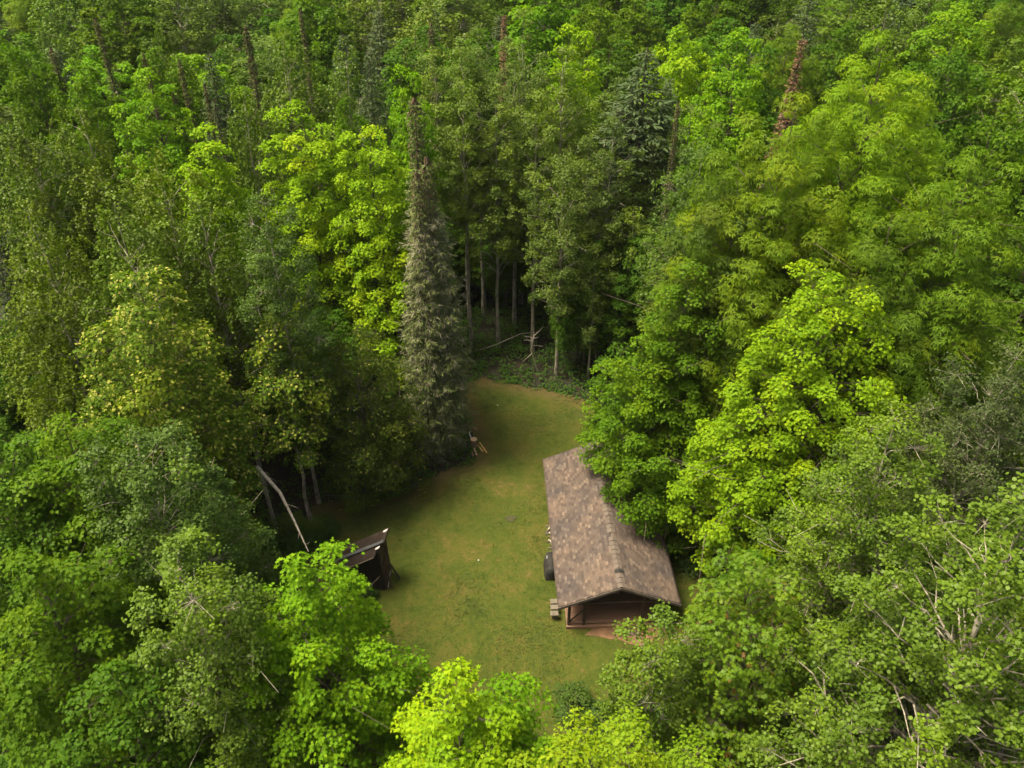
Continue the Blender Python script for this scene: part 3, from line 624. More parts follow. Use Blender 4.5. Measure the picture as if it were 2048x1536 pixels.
# covered grill against the left wall
def lathe(mb, prof, n=16, c=(0, 0, 0)):
    vs = [(c[0]+r*math.cos(6.283*k/n), c[1]+r*math.sin(6.283*k/n), c[2]+z) for r, z in prof for k in range(n)]
    fs = [(i*n+k, i*n+(k+1) % n, (i+1)*n+(k+1) % n, (i+1)*n+k) for i in range(len(prof)-1) for k in range(n)]
    fs.append(tuple((len(prof)-1)*n+k for k in range(n))); mb.add(vs, fs)
gr = empty('covered_grill', local(-HW-.04, 4.1, .04), -YAW); tag(gr, 'barbecue grill under a black cover beside the left eave', 'grill')
c_ = MB(); NX = 10
sect = [(-.34, .04), (-.31, .5), (-.30, .84), (-.24, .90), (-.20, 1.10), (.14, 1.16), (.25, .92), (.30, .80), (.33, .04)]
vs = []; 
for i in range(NX+1):
    y = -.62+1.24*i/NX; side = abs(y) > .36; k = (1-.10*abs(y/.62)**4)*(1+.03*(i % 2)); zk = .80 if side else 1.0; vs += [(x*k+rng.normal(0, .012), y, z*zk+rng.normal(0, .008)) for x, z in sect]
m8 = len(sect); fs = [(i*m8+j, (i+1)*m8+j, (i+1)*m8+j+1, i*m8+j+1) for i in range(NX) for j in range(m8-1)] + [tuple(range(m8)), tuple(NX*m8+j for j in range(m8))[::-1]]
c_.add(vs, fs); c_.build('cover', M['black'], gr, True)
hd = MB(); hd.box((-.20, .1, 1.085), (.10, .22, .012), [[.75, 0, -.66], [0, 1, 0], [.66, 0, .75]]); hd.build('badge', M['metal'], gr)
for sx in (-.26, .26):
    for sy in (-.5, .5):
        l_ = MB(); l_.tube([(sx, sy, 0), (sx, sy, .10)], [.03, .03], 6); l_.build('leg', M['metal'], gr)
# concrete steps stacked beside the left eave
st = empty('stepping_blocks', local(-HW-.04, 1.35, .04), -YAW); tag(st, 'grey timber picnic bench end by the front left corner of the cabin', 'bench')
for k, (y, dx) in enumerate(((-.42, -.03), (-.02, .0), (.36, .03))):
    s_ = MB(); s_.box((dx, y, .42), (.42, .30, .07)); s_.build('seat_board', M['concrete'], st, bevel=.012)
for y in (-.4, .34):
    s_ = MB(); s_.box((0, y, .19), (.30, .09, .385)); s_.build('leg', M['concrete'], st, bevel=.01)
st.name = 'slab_bench'
# firewood pile beside the cabin
for k in range(14):
    y = 5.3+.19*k; x = -HW+.16+rng.uniform(-.16, .16); zz_ = .08+.06*(k % 3); a = rng.uniform(0, 3.1)
    lg = MB(); L = rng.uniform(.16, .26); r = rng.uniform(.035, .07)
    lg.tube([(-L*math.cos(a), -L*math.sin(a), 0), (L*math.cos(a), L*math.sin(a), rng.uniform(-.02, .04))], [r, r*.85], 6)
    o = lg.build('firewood', M[('concrete', 'bark', 'lichen')[k % 3]]); o.location = local(x, y, zz_); o.rotation_euler.z = -YAW
    tag(o, '%s firewood stick, %s from the front in the row along the left eave' % (('grey', 'dark barked', 'pale')[k % 3], ('first', 'second', 'third', 'fourth', 'fifth', 'sixth', 'seventh', 'eighth', 'ninth', 'tenth', 'eleventh', 'twelfth', 'thirteenth', 'fourteenth')[k]), 'firewood', 'firewood sticks by the cabin wall')

# ------------------------------------------------------------------ shed
sp0 = at(722, 1186, 0)
shed = empty('shed', (-7.9, 29.9, .03), R_(-8)); tag(shed, 'small old tall plank shed with dark felt roof sloping down to the left', 'shed')
SW, SD, ZL, ZR = 2.4, 1.25, 1.55, 3.1          # width, depth, wall tops at the left and right ends
def lean(p): return (p[0]-.035*p[2], p[1]-.02*p[2], p[2])
def ztop(x): return ZL+(ZR-ZL)*(x+SW/2)/SW
def planks(name, a, b, mat, step=.155, parent=shed):
    mb = MB(); a = np.array(a, float); b = np.array(b, float); L = np.linalg.norm(b-a); d = (b-a)/L; nrm = np.array([-d[1], d[0]]); n = int(L/step)
    for i in range(n):
        t0, t1 = i/n+.012, (i+1)/n-.012; off = rng.uniform(-.012, .012); dz = rng.uniform(-.03, .01)
        p0, p1 = a+d*L*t0+nrm*off, a+d*L*t1+nrm*off; q0, q1 = p0-nrm*.03, p1-nrm*.03
        zb = rng.uniform(0, .06)
        vs = [lean((p[0], p[1], z)) for p in (p0, p1, q1, q0) for z in (zb, ztop(p[0])+dz)]
        mb.add(vs, [(0, 2, 3, 1), (2, 4, 5, 3), (4, 6, 7, 5), (6, 0, 1, 7), (1, 3, 5, 7), (0, 6, 4, 2)])
    return mb.build(name, mat, parent)
planks('front_wall', (-SW/2, -SD/2), (SW/2, -SD/2), M['plank'])
planks('back_wall', (SW/2, SD/2), (-SW/2, SD/2), M['plank'])
planks('end_wall', (SW/2, -SD/2), (SW/2, SD/2), M['plankred'])
planks('end_wall', (-SW/2, SD/2), (-SW/2, -SD/2), M['plank'])
inn = MB(); x_, y_ = SW/2-.06, SD/2-.06
inn.add([lean((a_, b_, 0)) for a_, b_ in ((-x_, -y_), (x_, -y_), (x_, y_), (-x_, y_))]+[lean((a_, b_, ztop(a_)-.08)) for a_, b_ in ((-x_, -y_), (x_, -y_), (x_, y_), (-x_, y_))],
    [(3, 2, 1, 0), (4, 5, 6, 7), (0, 1, 5, 4), (1, 2, 6, 5), (2, 3, 7, 6), (3, 0, 4, 7)]); inn.build('inner_shade_box', M['black'], shed)  # black box behind the planks: shade inside the shed put in as colour
def slab(name, x0, x1, y0, y1, dz, th, mat, curl=0.0, dip=0.0):
    n1, n2 = 14, 5; V = []; Q = []
    for i in range(n1+1):
        for j in range(n2+1):
            t = j/n2; x = x0+(x1-x0)*i/n1; y = y0+(y1-y0)*t; y += curl*math.sin(2.6*i/n1)*(1-t)
            z = ztop(x)+dz-dip*(1-t)**2 + rng.normal(0, .006) - .02*math.sin(3.1*i/n1) - .10*max(0, 1-i/4)**2; V.append(lean((x, y, z)))
    for i in range(n1):
        for j in range(n2): a_ = i*(n2+1)+j; Q.append((a_, a_+n2+1, a_+n2+2, a_+1))
    o = obj(name, mesh_np(name, V, Q, None, mat), shed); s_ = o.modifiers.new('thick', 'SOLIDIFY'); s_.thickness = th; s_.offset = -1; return o
slab('roof', -SW/2-.35, SW/2+.22, -.12, SD/2+.16, .16, .06, M['feltroof'])
slab('roof_strip', -SW/2-.3, SW/2+.18, -.34, -.10, .21, .03, M['feltstrip'])
slab('lower_roof', -SW/2-.35, SW/2-.12, -SD/2-.28, -.32, .10, .05, M['feltroof'], -.10, .14)
tanm = noise_material('tan_edge', [(0.3, (.06, .045, .034)), (.7, (.12, .095, .07))], scale=4)
e_ = MB(); P_ = []
for i in range(9):
    x = -SW/2-.35+(SW+.20)*i/8; P_.append(lean((x, -SD/2-.31-.10*math.sin(2.6*i/8), ztop(x)-.04)))
e_.tube(P_, [.035]*9, 5); e_.build('curled_edge', tanm, shed)
e_ = MB(); e_.bar(lean((SW/2+.24, -.36, ZR+.27)), lean((SW/2+.24, SD/2+.16, ZR+.27)), .03, .16); e_.build('end_board', M['plank'], shed)
for k, (x, y) in enumerate(((SW/2+.10, SD/2+.04), (SW/2-.02, -.48), (SW/2+.14, -.20))):
    z = ztop(x)+(.175, .125, .225)[k]; sl_ = (ZR-ZL)/SW
    t_ = MB(); t_.add([lean((x+u, y+v, z+u*sl_)) for u, v in ((-.16, -.10), (.03, -.15), (.10, -.04), (.09, .07), (.02, .03), (-.02, .08), (-.07, .01), (-.13, .05))], [tuple(range(8))])
    o = t_.build('torn_felt', M['torn'] if k < 2 else M['feltstrip'], shed); s_ = o.modifiers.new('t', 'SOLIDIFY'); s_.thickness = .012; s_.offset = 1
dd_ = MB()
for i in range(4):
    dd_.box(lean((SW/2+.045, -.32+.16*i, 1.05)), (.035, .15, 1.85))
do = dd_.build('door', M['plankred'], shed)
db = MB(); db.bar((SW/2+.11, -.50, .15), (SW/2+.13, .12, .75), .03, .06); db.build('handle_board', M['torn'], do)
for (nm, a_, b_, mt) in (('leaning_board', (SW/2+.55, .25, .02), (SW/2+.14, .12, 1.3), 'plank'), ('leaning_board', (SW/2+.32, -.48, .02), (SW/2+.10, -.32, 1.3), 'plankred')):
    lb = MB(); lb.bar(a_, b_, .16, .03, (1, 0, .2)); o = lb.build(nm, M[mt]); o.location = shed.location; o.rotation_euler = shed.rotation_euler
    tag(o, 'broad black board propped against the shed end' if mt == 'plank' else 'narrow brown board propped beside the shed door', 'board')
# ------------------------------------------------------------------ chopping block with boards, litter, stones
cb = at(948, 893, .03); blk = empty('chopping_block', cb); tag(blk, 'pale sawn log round standing at the lawn edge by the grey spruce', 'chopping block')
t_ = MB(); lathe(t_, [(.0, 0), (.26, 0), (.25, .1), (.235, .5), (.22, .62)], 18); t_.build('bark', M['deck'], blk, False)
t_ = MB(); lathe(t_, [(.218, .60), (.222, .632), (.21, .640)], 18); t_.build('cut_face', M['cutwood'], blk)
for k, (x, y, L, a, mt) in enumerate(((.35, -.15, 1.15, -1.1, 'yellowwood'), (.62, -.22, 1.25, -1.15, 'yellowwood'), (.12, -.62, .75, -1.3, 'cutwood'), (-.05, -.85, .6, -1.35, 'deck'))):
    t_ = MB(); t_.bar((-L/2*math.cos(a), -L/2*math.sin(a), 0), (L/2*math.cos(a), L/2*math.sin(a), .05), .10, .06); o = t_.build('split_board', M[mt]); o.location = (cb[0]+x, cb[1]+y, .09)
    tag(o, ('yellow split rail just right of the chopping block', 'outermost yellow split rail beside the chopping block', 'pale split board in front of the chopping block', 'reddish split board lowest in front of the chopping block')[k], 'board')
t_ = MB(); t_.bar((0, 0, 0), (-.12, .30, .06), .06, .05); t_.bar((-.12, .30, .06), (-.10, .42, .22), .05, .05)
o = t_.build('axe', M['white']); o.location = (cb[0]-.18, cb[1]+.2, .62); tag(o, 'small pale handle lying behind the chopping block', 'tool')
t_ = MB(); t_.box((0, 0, .22), (.5, .35, .42)); o = t_.build('dark_bucket', M['black'], bevel=.06); o.location = (cb[0]-.62, cb[1]-.1, .02); tag(o, 'dark container left of the chopping block', 'container')
for k, (px, py, s, lb) in enumerate(((995, 811, .05, 'white scrap on the far end of the lawn'), (957, 1121, .045, 'white scrap in the middle of the lawn below the cabin'))):
    t_ = MB(); lathe(t_, [(s*.2, 0), (s, .02), (s*.8, .05), (s*.2, .06)], 7); o = t_.build('stone', M['white']); p = at(px, py, .04); o.location = p; o.scale = (1.2, .7, 1); tag(o, lb, 'stone')
p = at(1020, 1037, .04); flat('ash_patch', blob(p[0], p[1], .34, .26, 26, .22), .066, noise_material('ash', [(0.3, (.026, .030, .010)), (.7, (.045, .044, .016))], scale=5), 'dark burnt spot in the lawn')

# ------------------------------------------------------------------ trees
LIB = {}
def lib(key, fn):
    if key not in LIB: LIB[key] = fn()
    return LIB[key]
TREES = []     # (x, y, R) taken ground
def place(T, name, x, y, h, R, rz, color, label, cat='tree', group=None, rx=0, ry=0):
    """a tree: an empty at the foot of the trunk with trunk, crown and, on spruces, dead twigs and cones"""
    root = empty(name, (x, y, 0), rz); s = R/T['R']; root.scale = (s, s, h/T['h']); root.rotation_euler = (rx, ry, rz)
    obj('trunk', T['trunk'], root); c = obj('crown', T['crown'], root); c.color = tuple(color)+(1,)
    if 'dead' in T: obj('dead_twigs', T['dead'], root)
    if 'cones' in T: obj('cone_clumps', T['cones'], root)
    tag(root, label, cat, group); TREES.append((x, y, R)); return root
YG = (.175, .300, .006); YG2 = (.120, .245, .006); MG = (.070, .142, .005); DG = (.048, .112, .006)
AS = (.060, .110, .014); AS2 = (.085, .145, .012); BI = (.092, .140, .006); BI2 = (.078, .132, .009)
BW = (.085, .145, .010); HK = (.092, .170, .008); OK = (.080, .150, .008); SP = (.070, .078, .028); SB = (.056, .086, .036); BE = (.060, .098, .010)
_s = [100]
def hero(kind, px, py, h, R, color, label, lod=1.0, uniq=True, var=0, rz=0.0, lean=(0, 0), **kw):
    p = at(px, py, h); x, y = p[0]-lean[0], p[1]-lean[1]; _s[0] += 1
    if uniq: T = make_tree(kind, _s[0], lod=lod, h=h, R=R, lean=lean, **kw)
    else: T = lib((kind, lod, var), lambda: make_tree(kind, 900+var*7+len(kind), lod=lod, twigs=lod < 1.3, **kw))
    nm = {'maple': 'maple_tree', 'basswood': 'basswood_tree', 'beech': 'beech_tree', 'hickory': 'hickory_tree', 'oak': 'oak_tree', 'aspen': 'aspen_tree', 'birch': 'birch_tree'}[kind]
    return place(T, nm, x, y, h, R, rz if not uniq else 0, color, label, 'tree')
# bottom row, near the camera
hero('maple', 905, 1325, 16.5, 2.3, YG, 'brightest yellow green maple top at the bottom edge below the lawn', tm='star', lod=.85, lead=3)
hero('maple', 1015, 1345, 15.2, 1.7, YG2, 'green maple spire just right of the brightest maple at the bottom edge', tm='star', lod=.85, lead=2)
hero('maple', 585, 1105, 15, 3.5, YG2, 'fresh green maple in front of the old shed', tm='star', lod=.95, lead=5)
hero('maple', 1270, 1462, 16.5, 2.8, (.15, .24, .008), 'yellow green small leaved tree cut by the bottom edge below the porch', lod=.85, leafmul=.85, lead=3)
hero('aspen', 1335, 1215, 12.5, 1.6, AS2, 'small poplar with pale glinting leaves in front of the porch', tm='round', leafmul=1.05, base=.15)
hero('oak', 1525, 1095, 14, 2.8, OK, 'oak with star shaped leaf clusters and reddish buds right of the porch', lod=1.0)
hero('aspen', 2075, 985, 20.5, 4.0, AS2, 'large poplar with thick pale forked trunk in the lower right corner', tm='round', leafmul=1.05, lod=1.05, base=.22, lead=5, dens=.60, stem=2.4)
hero('aspen', 1800, 805, 18, 2.9, AS2, 'poplar with bent pale trunk between the oak and the bright maple', tm='round', leafmul=1.0, lead=3, base=.3, stem=1.7, dens=.8)
hero('aspen', 1880, 1190, 15, 2.6, AS, 'leafy poplar filling the gap between the oak and the large pale trunk', tm='round', leafmul=1.0, lead=3, base=.2)
hero('maple', 1655, 522, 19.5, 4.7, (.150, .26, .006), 'big bright yellow green maple right of the cabin', lead=6, base=.15, lean=(-2.2, 0))
hero('maple', 1290, 665, 13.5, 3.4, (.078, .160, .005), 'deep green maple leaning over the right slope of the cabin roof', lead=4, lean=(-1.7, 0), base=.18)
hero('maple', 1385, 510, 17.5, 2.4, MG, 'mid green maple behind the one overhanging the cabin', lead=3)
hero('maple', 1240, 680, 8.5, 1.5, DG, 'low green maple shoot reaching out at the far end of the cabin', lead=2, base=.15)
hero('maple', 1335, 930, 6.6, 1.9, MG, 'low maple boughs spreading beside the right eave of the cabin', lead=3, base=.12)
hero('maple', 1130, 1500, 15.5, 2.0, (.15, .24, .008), 'small leaved treetop at the bottom edge right of the bright maples', lod=.85, leafmul=.85, lead=3)
hero('maple', 1400, 1505, 15.0, 2.0, (.13, .22, .008), 'small leaved treetop at the bottom edge under the oak', lod=.85, leafmul=.85, lead=3)
# large narrow-leaved trees at upper right
hero('hickory', 1780, 50, 26.5, 5.6, (.125, .225, .007), 'tallest crown at upper right, huge with drooping narrow leaves', lod=1.1, lead=5, base=.3)
hero('hickory', 1590, 175, 24.5, 4.4, (.105, .175, .008), 'left shoulder crown of the huge narrow leaved group', lod=1.1, lead=4, base=.3)
hero('hickory', 1960, 265, 23.5, 4.6, HK, 'right shoulder crown of the huge narrow leaved group at the right edge', lod=1.1, lead=4, base=.3)
hero('hickory', 1480, 330, 21, 3.4, (.07, .12, .015), 'darker narrow leaved tree behind the bright maple top', lod=1.1, lead=4, base=.3)
hero('hickory', 1800, 400, 21, 4.4, (.078, .140, .010), 'narrow leaved crown in the middle front of the huge upper right group', lod=1.1, lead=4, base=.25)
hero('maple', 1880, 600, 16, 3.3, MG, 'shaded mid green maple right of the bright maple', lod=1.15, lead=4, base=.15)
hero('aspen', 2040, 700, 18.5, 3.2, (.052, .078, .022), 'dull grey green poplar at the right edge below the huge crowns', leafmul=1.0, lead=4, base=.2)
# left foreground
hero('aspen', 262, 850, 17.5, 2.9, AS, 'round grey green poplar below the basswood at left', tm='round', leafmul=1.0, lead=4, base=.2)
hero('aspen', 345, 1085, 17, 2.8, AS2, 'grey green poplar with bare pale limbs left of the fresh green maple', tm='round', leafmul=1.0, lead=4, base=.2)
hero('maple', 50, 1080, 16, 3.2, MG, 'layered mid green maple in the lower left corner', lead=4, tm='star', lod=1.0, base=.12)
hero('maple', 215, 1340, 13.5, 2.5, DG, 'low dark maple at the bottom edge left of the poplars', lead=4, base=.12)
hero('maple', 100, 790, 17.5, 3.0, MG, 'mid green maple at the left edge below the dark gap', lead=4, base=.15)
hero('maple', -60, 830, 17, 3.0, (.075, .155, .012), 'maple cut by the left edge beside the dark gap', lead=4, base=.15)
hero('basswood', 275, 520, 20, 3.4, BW, 'broad basswood with pale yellow bracts on the left', lead=5, lean=(1.6, 0))
hero('basswood', 545, 640, 13.8, 2.2, BW, 'small basswood lobe with yellow bracts and twin pale trunks', lead=3, base=.42, bark='pale')
hero('beech', 705, 650, 12.2, 3.0, BE, 'dark leafy tree with yellow specks left of the grey spruce foot', lead=4, base=.03)
hero('beech', 745, 770, 8.0, 1.7, BE, 'low dark bushy tree at the lawn edge below the speckled tree', lead=3, base=.02)
hero('aspen', 520, 375, 20, 2.4, AS, 'dull grey green aspen left of the bright pair of maples', leafmul=1.1, lead=2, base=.25)
hero('maple', 590, 168, 22, 2.9, YG, 'left top of the bright yellow green maple pair behind the grey spruce', lead=4, base=.2)
hero('maple', 735, 228, 21, 3.0, YG, 'right top of the bright yellow green maple pair beside the grey spruce', lead=4, base=.2)
hero('maple', 405, 240, 20.5, 2.4, YG, 'compact bright yellow maple top among the left birches', lead=3, lod=1.1)
hero('maple', 290, 128, 22, 3.0, YG2, 'bright maple behind the compact yellow maple at upper left', lead=4, lod=1.15)
BLBL = ['tallest drooping olive birch at the upper left', 'olive birch at the left edge beside the tallest birch', 'olive birch right of the tallest left birch', 'drooping birch with pale stems above the basswood',
        'low birch at the left edge above the dark gap', 'olive birch just below the compact yellow maple', 'small birch between basswood and the left edge']
for i, (px, py, h, R) in enumerate(((140, 185, 22.5, 3.3), (30, 215, 22, 3.2), (300, 290, 21, 3.0), (215, 380, 20.5, 2.9), (50, 400, 19.5, 3.0), (385, 360, 20, 2.7), (90, 560, 16.5, 2.6))):
    hero('birch', px, py, h, R, (BI, BI2)[i % 2], BLBL[i], lod=1.1, lead=3)
# central stand of aspens
AL = ['far left aspen of the central stand behind the grey spruce', 'tall aspen of the central stand with its top left of the reddish spire', 'tall aspen with pale forked stem in the middle of the central stand', 'lighter aspen top at the centre of the stand',
      'aspen at the right shoulder of the central stand', 'aspen with white lower trunk standing at the far lawn edge', 'small aspen with broken pale limbs in the front middle of the stand', 'aspen at the right front of the central stand',
      'thin low aspen beside the far lawn corner', 'aspen with long bare trunk directly right of the grey spruce', 'rear aspen between the two tallest tops of the stand', 'aspen in front of the foot of the blue green spruce', 'low aspen at the right front corner of the stand', 'aspen right of the foot of the blue green spruce', 'short aspen right of the white trunk', 'aspen with straight grey trunk in the dark opening']
for i, (x, y, h, R, bs) in enumerate(((-5.2, 57.0, 22.0, 2.5, 0.46), (-2.4, 58.7, 23.0, 2.7, 0.46), (0.2, 56.7, 21.8, 2.5, 0.33), (3.4, 57.2, 22.2, 2.8000000000000003, 0.33), (7.4, 57.5, 20.0, 2.8000000000000003, 0.33), (3.3, 49.400000000000006, 17.5, 2.5, 0.33),
        (1.6, 53.0, 20.0, 2.5, 0.33), (6.6, 52.2, 18.5, 2.6, 0.3), (5.6, 48.7, 11.0, 1.5, 0.3), (-3.2, 53.400000000000006, 20.3, 2.2, 0.46), (0.8, 60.7, 23.0, 2.7, 0.33), (9.6, 53.5, 17.5, 3.0, 0.2), (8.2, 50.6, 13.5, 2.5, 0.15), (12.0, 54.5, 18.5, 2.9000000000000004, 0.2), (5.0, 52.2, 17.0, 2.3000000000000003, 0.28), (-1.1, 53.7, 20.0, 2.2, 0.33))):
    T = make_tree('aspen', 300+i, lod=1.15, h=h, R=R, base=bs, lead=2, leafmul=1.12, dens=.74, stem=1.3)
    place(T, 'aspen_tree', x, y, h, R, 0, ((.078, .125, .018), (.098, .155, .018))[i % 3 == 0], AL[i], group='aspens of the central stand')
# spruces
T = make_spruce(1, 24.3, 2.1, .36, .05, .24, dead=.8, dens=1.25)
place(T, 'spruce_tree', -4.95, 41.5, 22.6, 2.2, 0, (.078, .100, .034), 'tallest grey lichened spruce spire at the far side of the lawn')
T = make_spruce(2, 21.0, 2.1, .24, .04, .24, dead=.95, dens=1.25)
place(T, 'spruce_tree', -4.4, 40.6, 19.9, 2.05, 0, (.085, .108, .036), 'right hand brown tipped spire in front of the tallest grey spruce')
T = make_spruce(3, 20.3, 1.7, .26, .04, .24, dead=.95, dens=1.2)
place(T, 'spruce_tree', -4.9, 40.0, 19.3, 1.6, 0, (.085, .108, .036), 'left hand shorter spire in front of the tallest grey spruce')
SPR = [(1295, 92, 22.1, 3.4, SB, 'tall blue green spruce right of the aspen stand', 'far'), (1268, 175, 19.6, 2.2, SB, 'blue green spruce just left of the tall one by the aspens', 'far'), (1340, 150, 20.0, 1.9, SB, 'dark spruce top right of the tall blue green spruce', 'far'), (1358, 200, 21.2, .9, SP, 'slim brown cone topped spruce spire left of the huge narrow leaved group', 'slim'),
       (100, 92, 21.6, 1.3, SP, 'slim dark spruce spire near the upper left corner', 'slim'), (190, 36, 22.2, 1.4, SP, 'slim dark spruce spire second from the upper left corner', 'slim'), (285, 105, 22.1, 1.0, SP, 'brown spruce tip above the bright left maple', 'slim'), (345, 175, 21.4, 1.1, SP, 'brown spruce tip right of the bright left maple', 'slim'),
       (408, 165, 21.4, 1.0, SP, 'brown cone laden spruce tip above the compact yellow maple', 'slim'), (427, 195, 21.1, 1.1, SB, 'small blue green spruce tip beside the cone laden one', 'slim'), (357, 118, 22.1, 1.1, SP, 'brown spruce tip behind the pair over the yellow maple', 'slim'), (415, 98, 22.2, 1.7, SB, 'dark green spruce behind the compact yellow maple', 'far'),
       (490, 52, 22.6, 1.7, SP, 'tall dark brown spruce column left of the bright maple pair', 'slim'), (862, 45, 22.6, 1.4, SP, 'dark spruce spire above the tallest grey spruce', 'slim'), (1008, 25, 20.5, 1.1, SP, 'reddish dying spruce spire in the middle of the top edge', 'rust'), (1607, 72, 21.0, 1.3, SP, 'reddish dead spruce top left of the tallest upper right crown', 'rust'), (600, 15, 22.8, 1.2, SP, 'thin spruce spire at the top edge behind the bright maple pair', 'slim'), (735, 95, 22.2, 1.6, SB, 'dark green spruce left of the spire above the grey spruce', 'far')]
for i, (px, py, h, R, c, lb, kd) in enumerate(SPR):
    if kd == 'slim': h -= .9
    p = at(px, py, h)
    if kd == 'far': T = lib(('spruce', i % 2), lambda: make_spruce(20+i, 24, 2.2, .12, .05, .34, dead=.1, cones=False, dens=1.0))
    elif kd == 'rust': T = lib(('spruce', 'rust'), lambda: make_spruce(31, 24, 1.2, .30, .1, .30, dead=.3, cones=False, rust=True))
    else: T = lib(('spruce', 'slim', i % 2), lambda: make_spruce(25+i, 24, 1.3, .42, .08, .28, dead=.25, cones=True))
    place(T, 'spruce_tree', p[0], p[1], h, R*(.82 if kd == 'slim' else 1), i*1.1, c, lb)
# more named crowns of the middle and back rows
MID = [('birch', 560, 60, 22.1, 3.2, BI2, 'pale olive birch top left of the middle of the top edge'), ('birch', 690, 70, 21.9, 3.0, AS2, 'pale birch above the right bright maple'), ('maple', 690, 160, 21.4, 2.2, MG, 'fresh green crown between the bright maple pair and the spire'), ('maple', 800, 120, 21.9, 2.6, YG2, 'bright narrow maple left of the dark spire above the grey spruce'),
       ('maple', 300, 55, 22.2, 3.0, MG, 'mid green maple crown beneath the upper left top edge'), ('birch', 310, 45, 22.1, 2.6, BI2, 'pale green birch top at upper left among maples'), ('maple', 1140, 40, 22.4, 3.6, YG, 'bright yellow maple behind the right half of the aspen stand'), ('aspen', 920, 70, 22.4, 2.8, AS2, 'pale topped aspen left of the reddish spire'),
       ('maple', 1370, 20, 22.6, 3.8, YG, 'bright maple behind the blue green spruce'), ('maple', 1480, 55, 22.4, 3.6, YG2, 'green maple right of the bright one behind the spruce'), ('maple', 1440, 215, 20.8, 2.6, MG, 'mid green maple under the reddish dead spruce'), ('aspen', 1410, 270, 21.0, 2.4, AS, 'grey green aspen at the left foot of the huge narrow leaved group'),
       ('maple', 2020, 140, 22.2, 3.6, MG, 'mid green maple in the upper right corner'), ('maple', 1930, 60, 22.6, 3.4, DG, 'deep green maple behind the tallest upper right crown'), ('maple', 30, 60, 21.9, 3.2, MG, 'hazy green maple in the upper left corner'), ('maple', 140, 110, 21.6, 3.0, MG, 'hazy green maple between the two upper left spires'),
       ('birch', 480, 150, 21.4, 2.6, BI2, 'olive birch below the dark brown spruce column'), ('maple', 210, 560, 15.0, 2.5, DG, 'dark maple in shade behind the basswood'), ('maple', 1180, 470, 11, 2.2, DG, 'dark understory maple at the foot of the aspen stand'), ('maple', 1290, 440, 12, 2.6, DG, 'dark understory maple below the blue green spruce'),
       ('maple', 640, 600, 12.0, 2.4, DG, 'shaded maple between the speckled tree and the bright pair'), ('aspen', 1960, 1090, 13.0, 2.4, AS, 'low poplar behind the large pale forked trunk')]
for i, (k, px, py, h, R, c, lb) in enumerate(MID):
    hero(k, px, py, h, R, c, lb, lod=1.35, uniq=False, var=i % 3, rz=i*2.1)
for i, (x, y, h, R) in enumerate(((-6.0, 60.5, 8, 2.4), (-3.2, 61.5, 7.5, 2.3), (-.6, 60.0, 8, 2.4), (2.0, 61.5, 8.5, 2.5), (4.6, 60.5, 8, 2.3), (-4.6, 64.5, 10, 2.6), (.8, 65, 10.5, 2.8), (5.5, 64.5, 10, 2.6))):
    T = lib(('maple', 1.35, i % 3), lambda: make_tree('maple', 900+(i % 3)*7+5, lod=1.35, twigs=False))
    place(T, 'maple_tree', x, y, h, R, i*1.9, (DG, MG)[i % 2], 'low dark young maple behind the bare aspen trunks, %s from left in its row' % ['first front', 'second front', 'third front', 'fourth front', 'fifth front', 'first rear', 'second rear', 'third rear'][i], group='young maples behind the aspen trunks')
# ------------------------------------------------------------------ fill the forest behind and between
HEROES = list(TREES)
cand = []; T0 = [(x, y) for x, y, r in TREES]
fr = np.random.default_rng(11)
def inframe(x, y, h):
    u, v_, F = pix((x, y, h)); u2, v2, F2 = pix((x, y, h*.3)); return -120 < u < 2170 and v2 > -40 and v_ < 1560
cabin_box = lambda x, y: (1.0 < x < 10.0 and 22 < y < 39)
fills = []
for _ in range(30000):
    tallpass = _ < 12000
    y = fr.uniform(13, 135); x = fr.uniform(-1, 1)*(14+y*.86); near = (y < 50 or (y < 68 and abs(x) < 11)) and not tallpass
    if tallpass and (y < 26 and abs(x) < 15 or (y < 50 and abs(x) < 12)): continue
    if near:
        h = fr.uniform(5, 9.5); R = fr.uniform(1.3, 2.0); dm = 2.7
        if y < 24: h *= .8
    else: h = fr.uniform(16.5, 23.5) if y > 50 else fr.uniform(14, 18); R = fr.uniform(3.5, 5.0); dm = 5.9 if y < 85 else 6.8
    if not inframe(x, y, h) or cabin_box(x, y): continue
    if near:
        e1 = edge_dist((x, y), ring)[0]
        if inside((x, y), ring) or e1 < R+(1.3 if x < 0 else .2): continue
        if -7.5 < x < 9.5 and y > 44 and y < 55: continue
        if x > -9 and x < 9 and y < 26: continue
    else:
        if -7 < x < 10 and y < 62: continue
        if edge_dist((x, y), ring)[0] < R or inside((x, y), ring): continue
        # keep tops from covering the named crowns in front of them
    if min(((x-a)**2+(y-b_)**2) for a, b_ in T0) < dm*dm: continue
    T0.append((x, y)); fills.append((x, y, h, R, near))
    if len(fills) >= 230: break
FK = ['maple', 'aspen', 'maple', 'birch', 'spruce', 'maple', 'hickory']
SKIP = set()
rows = {}
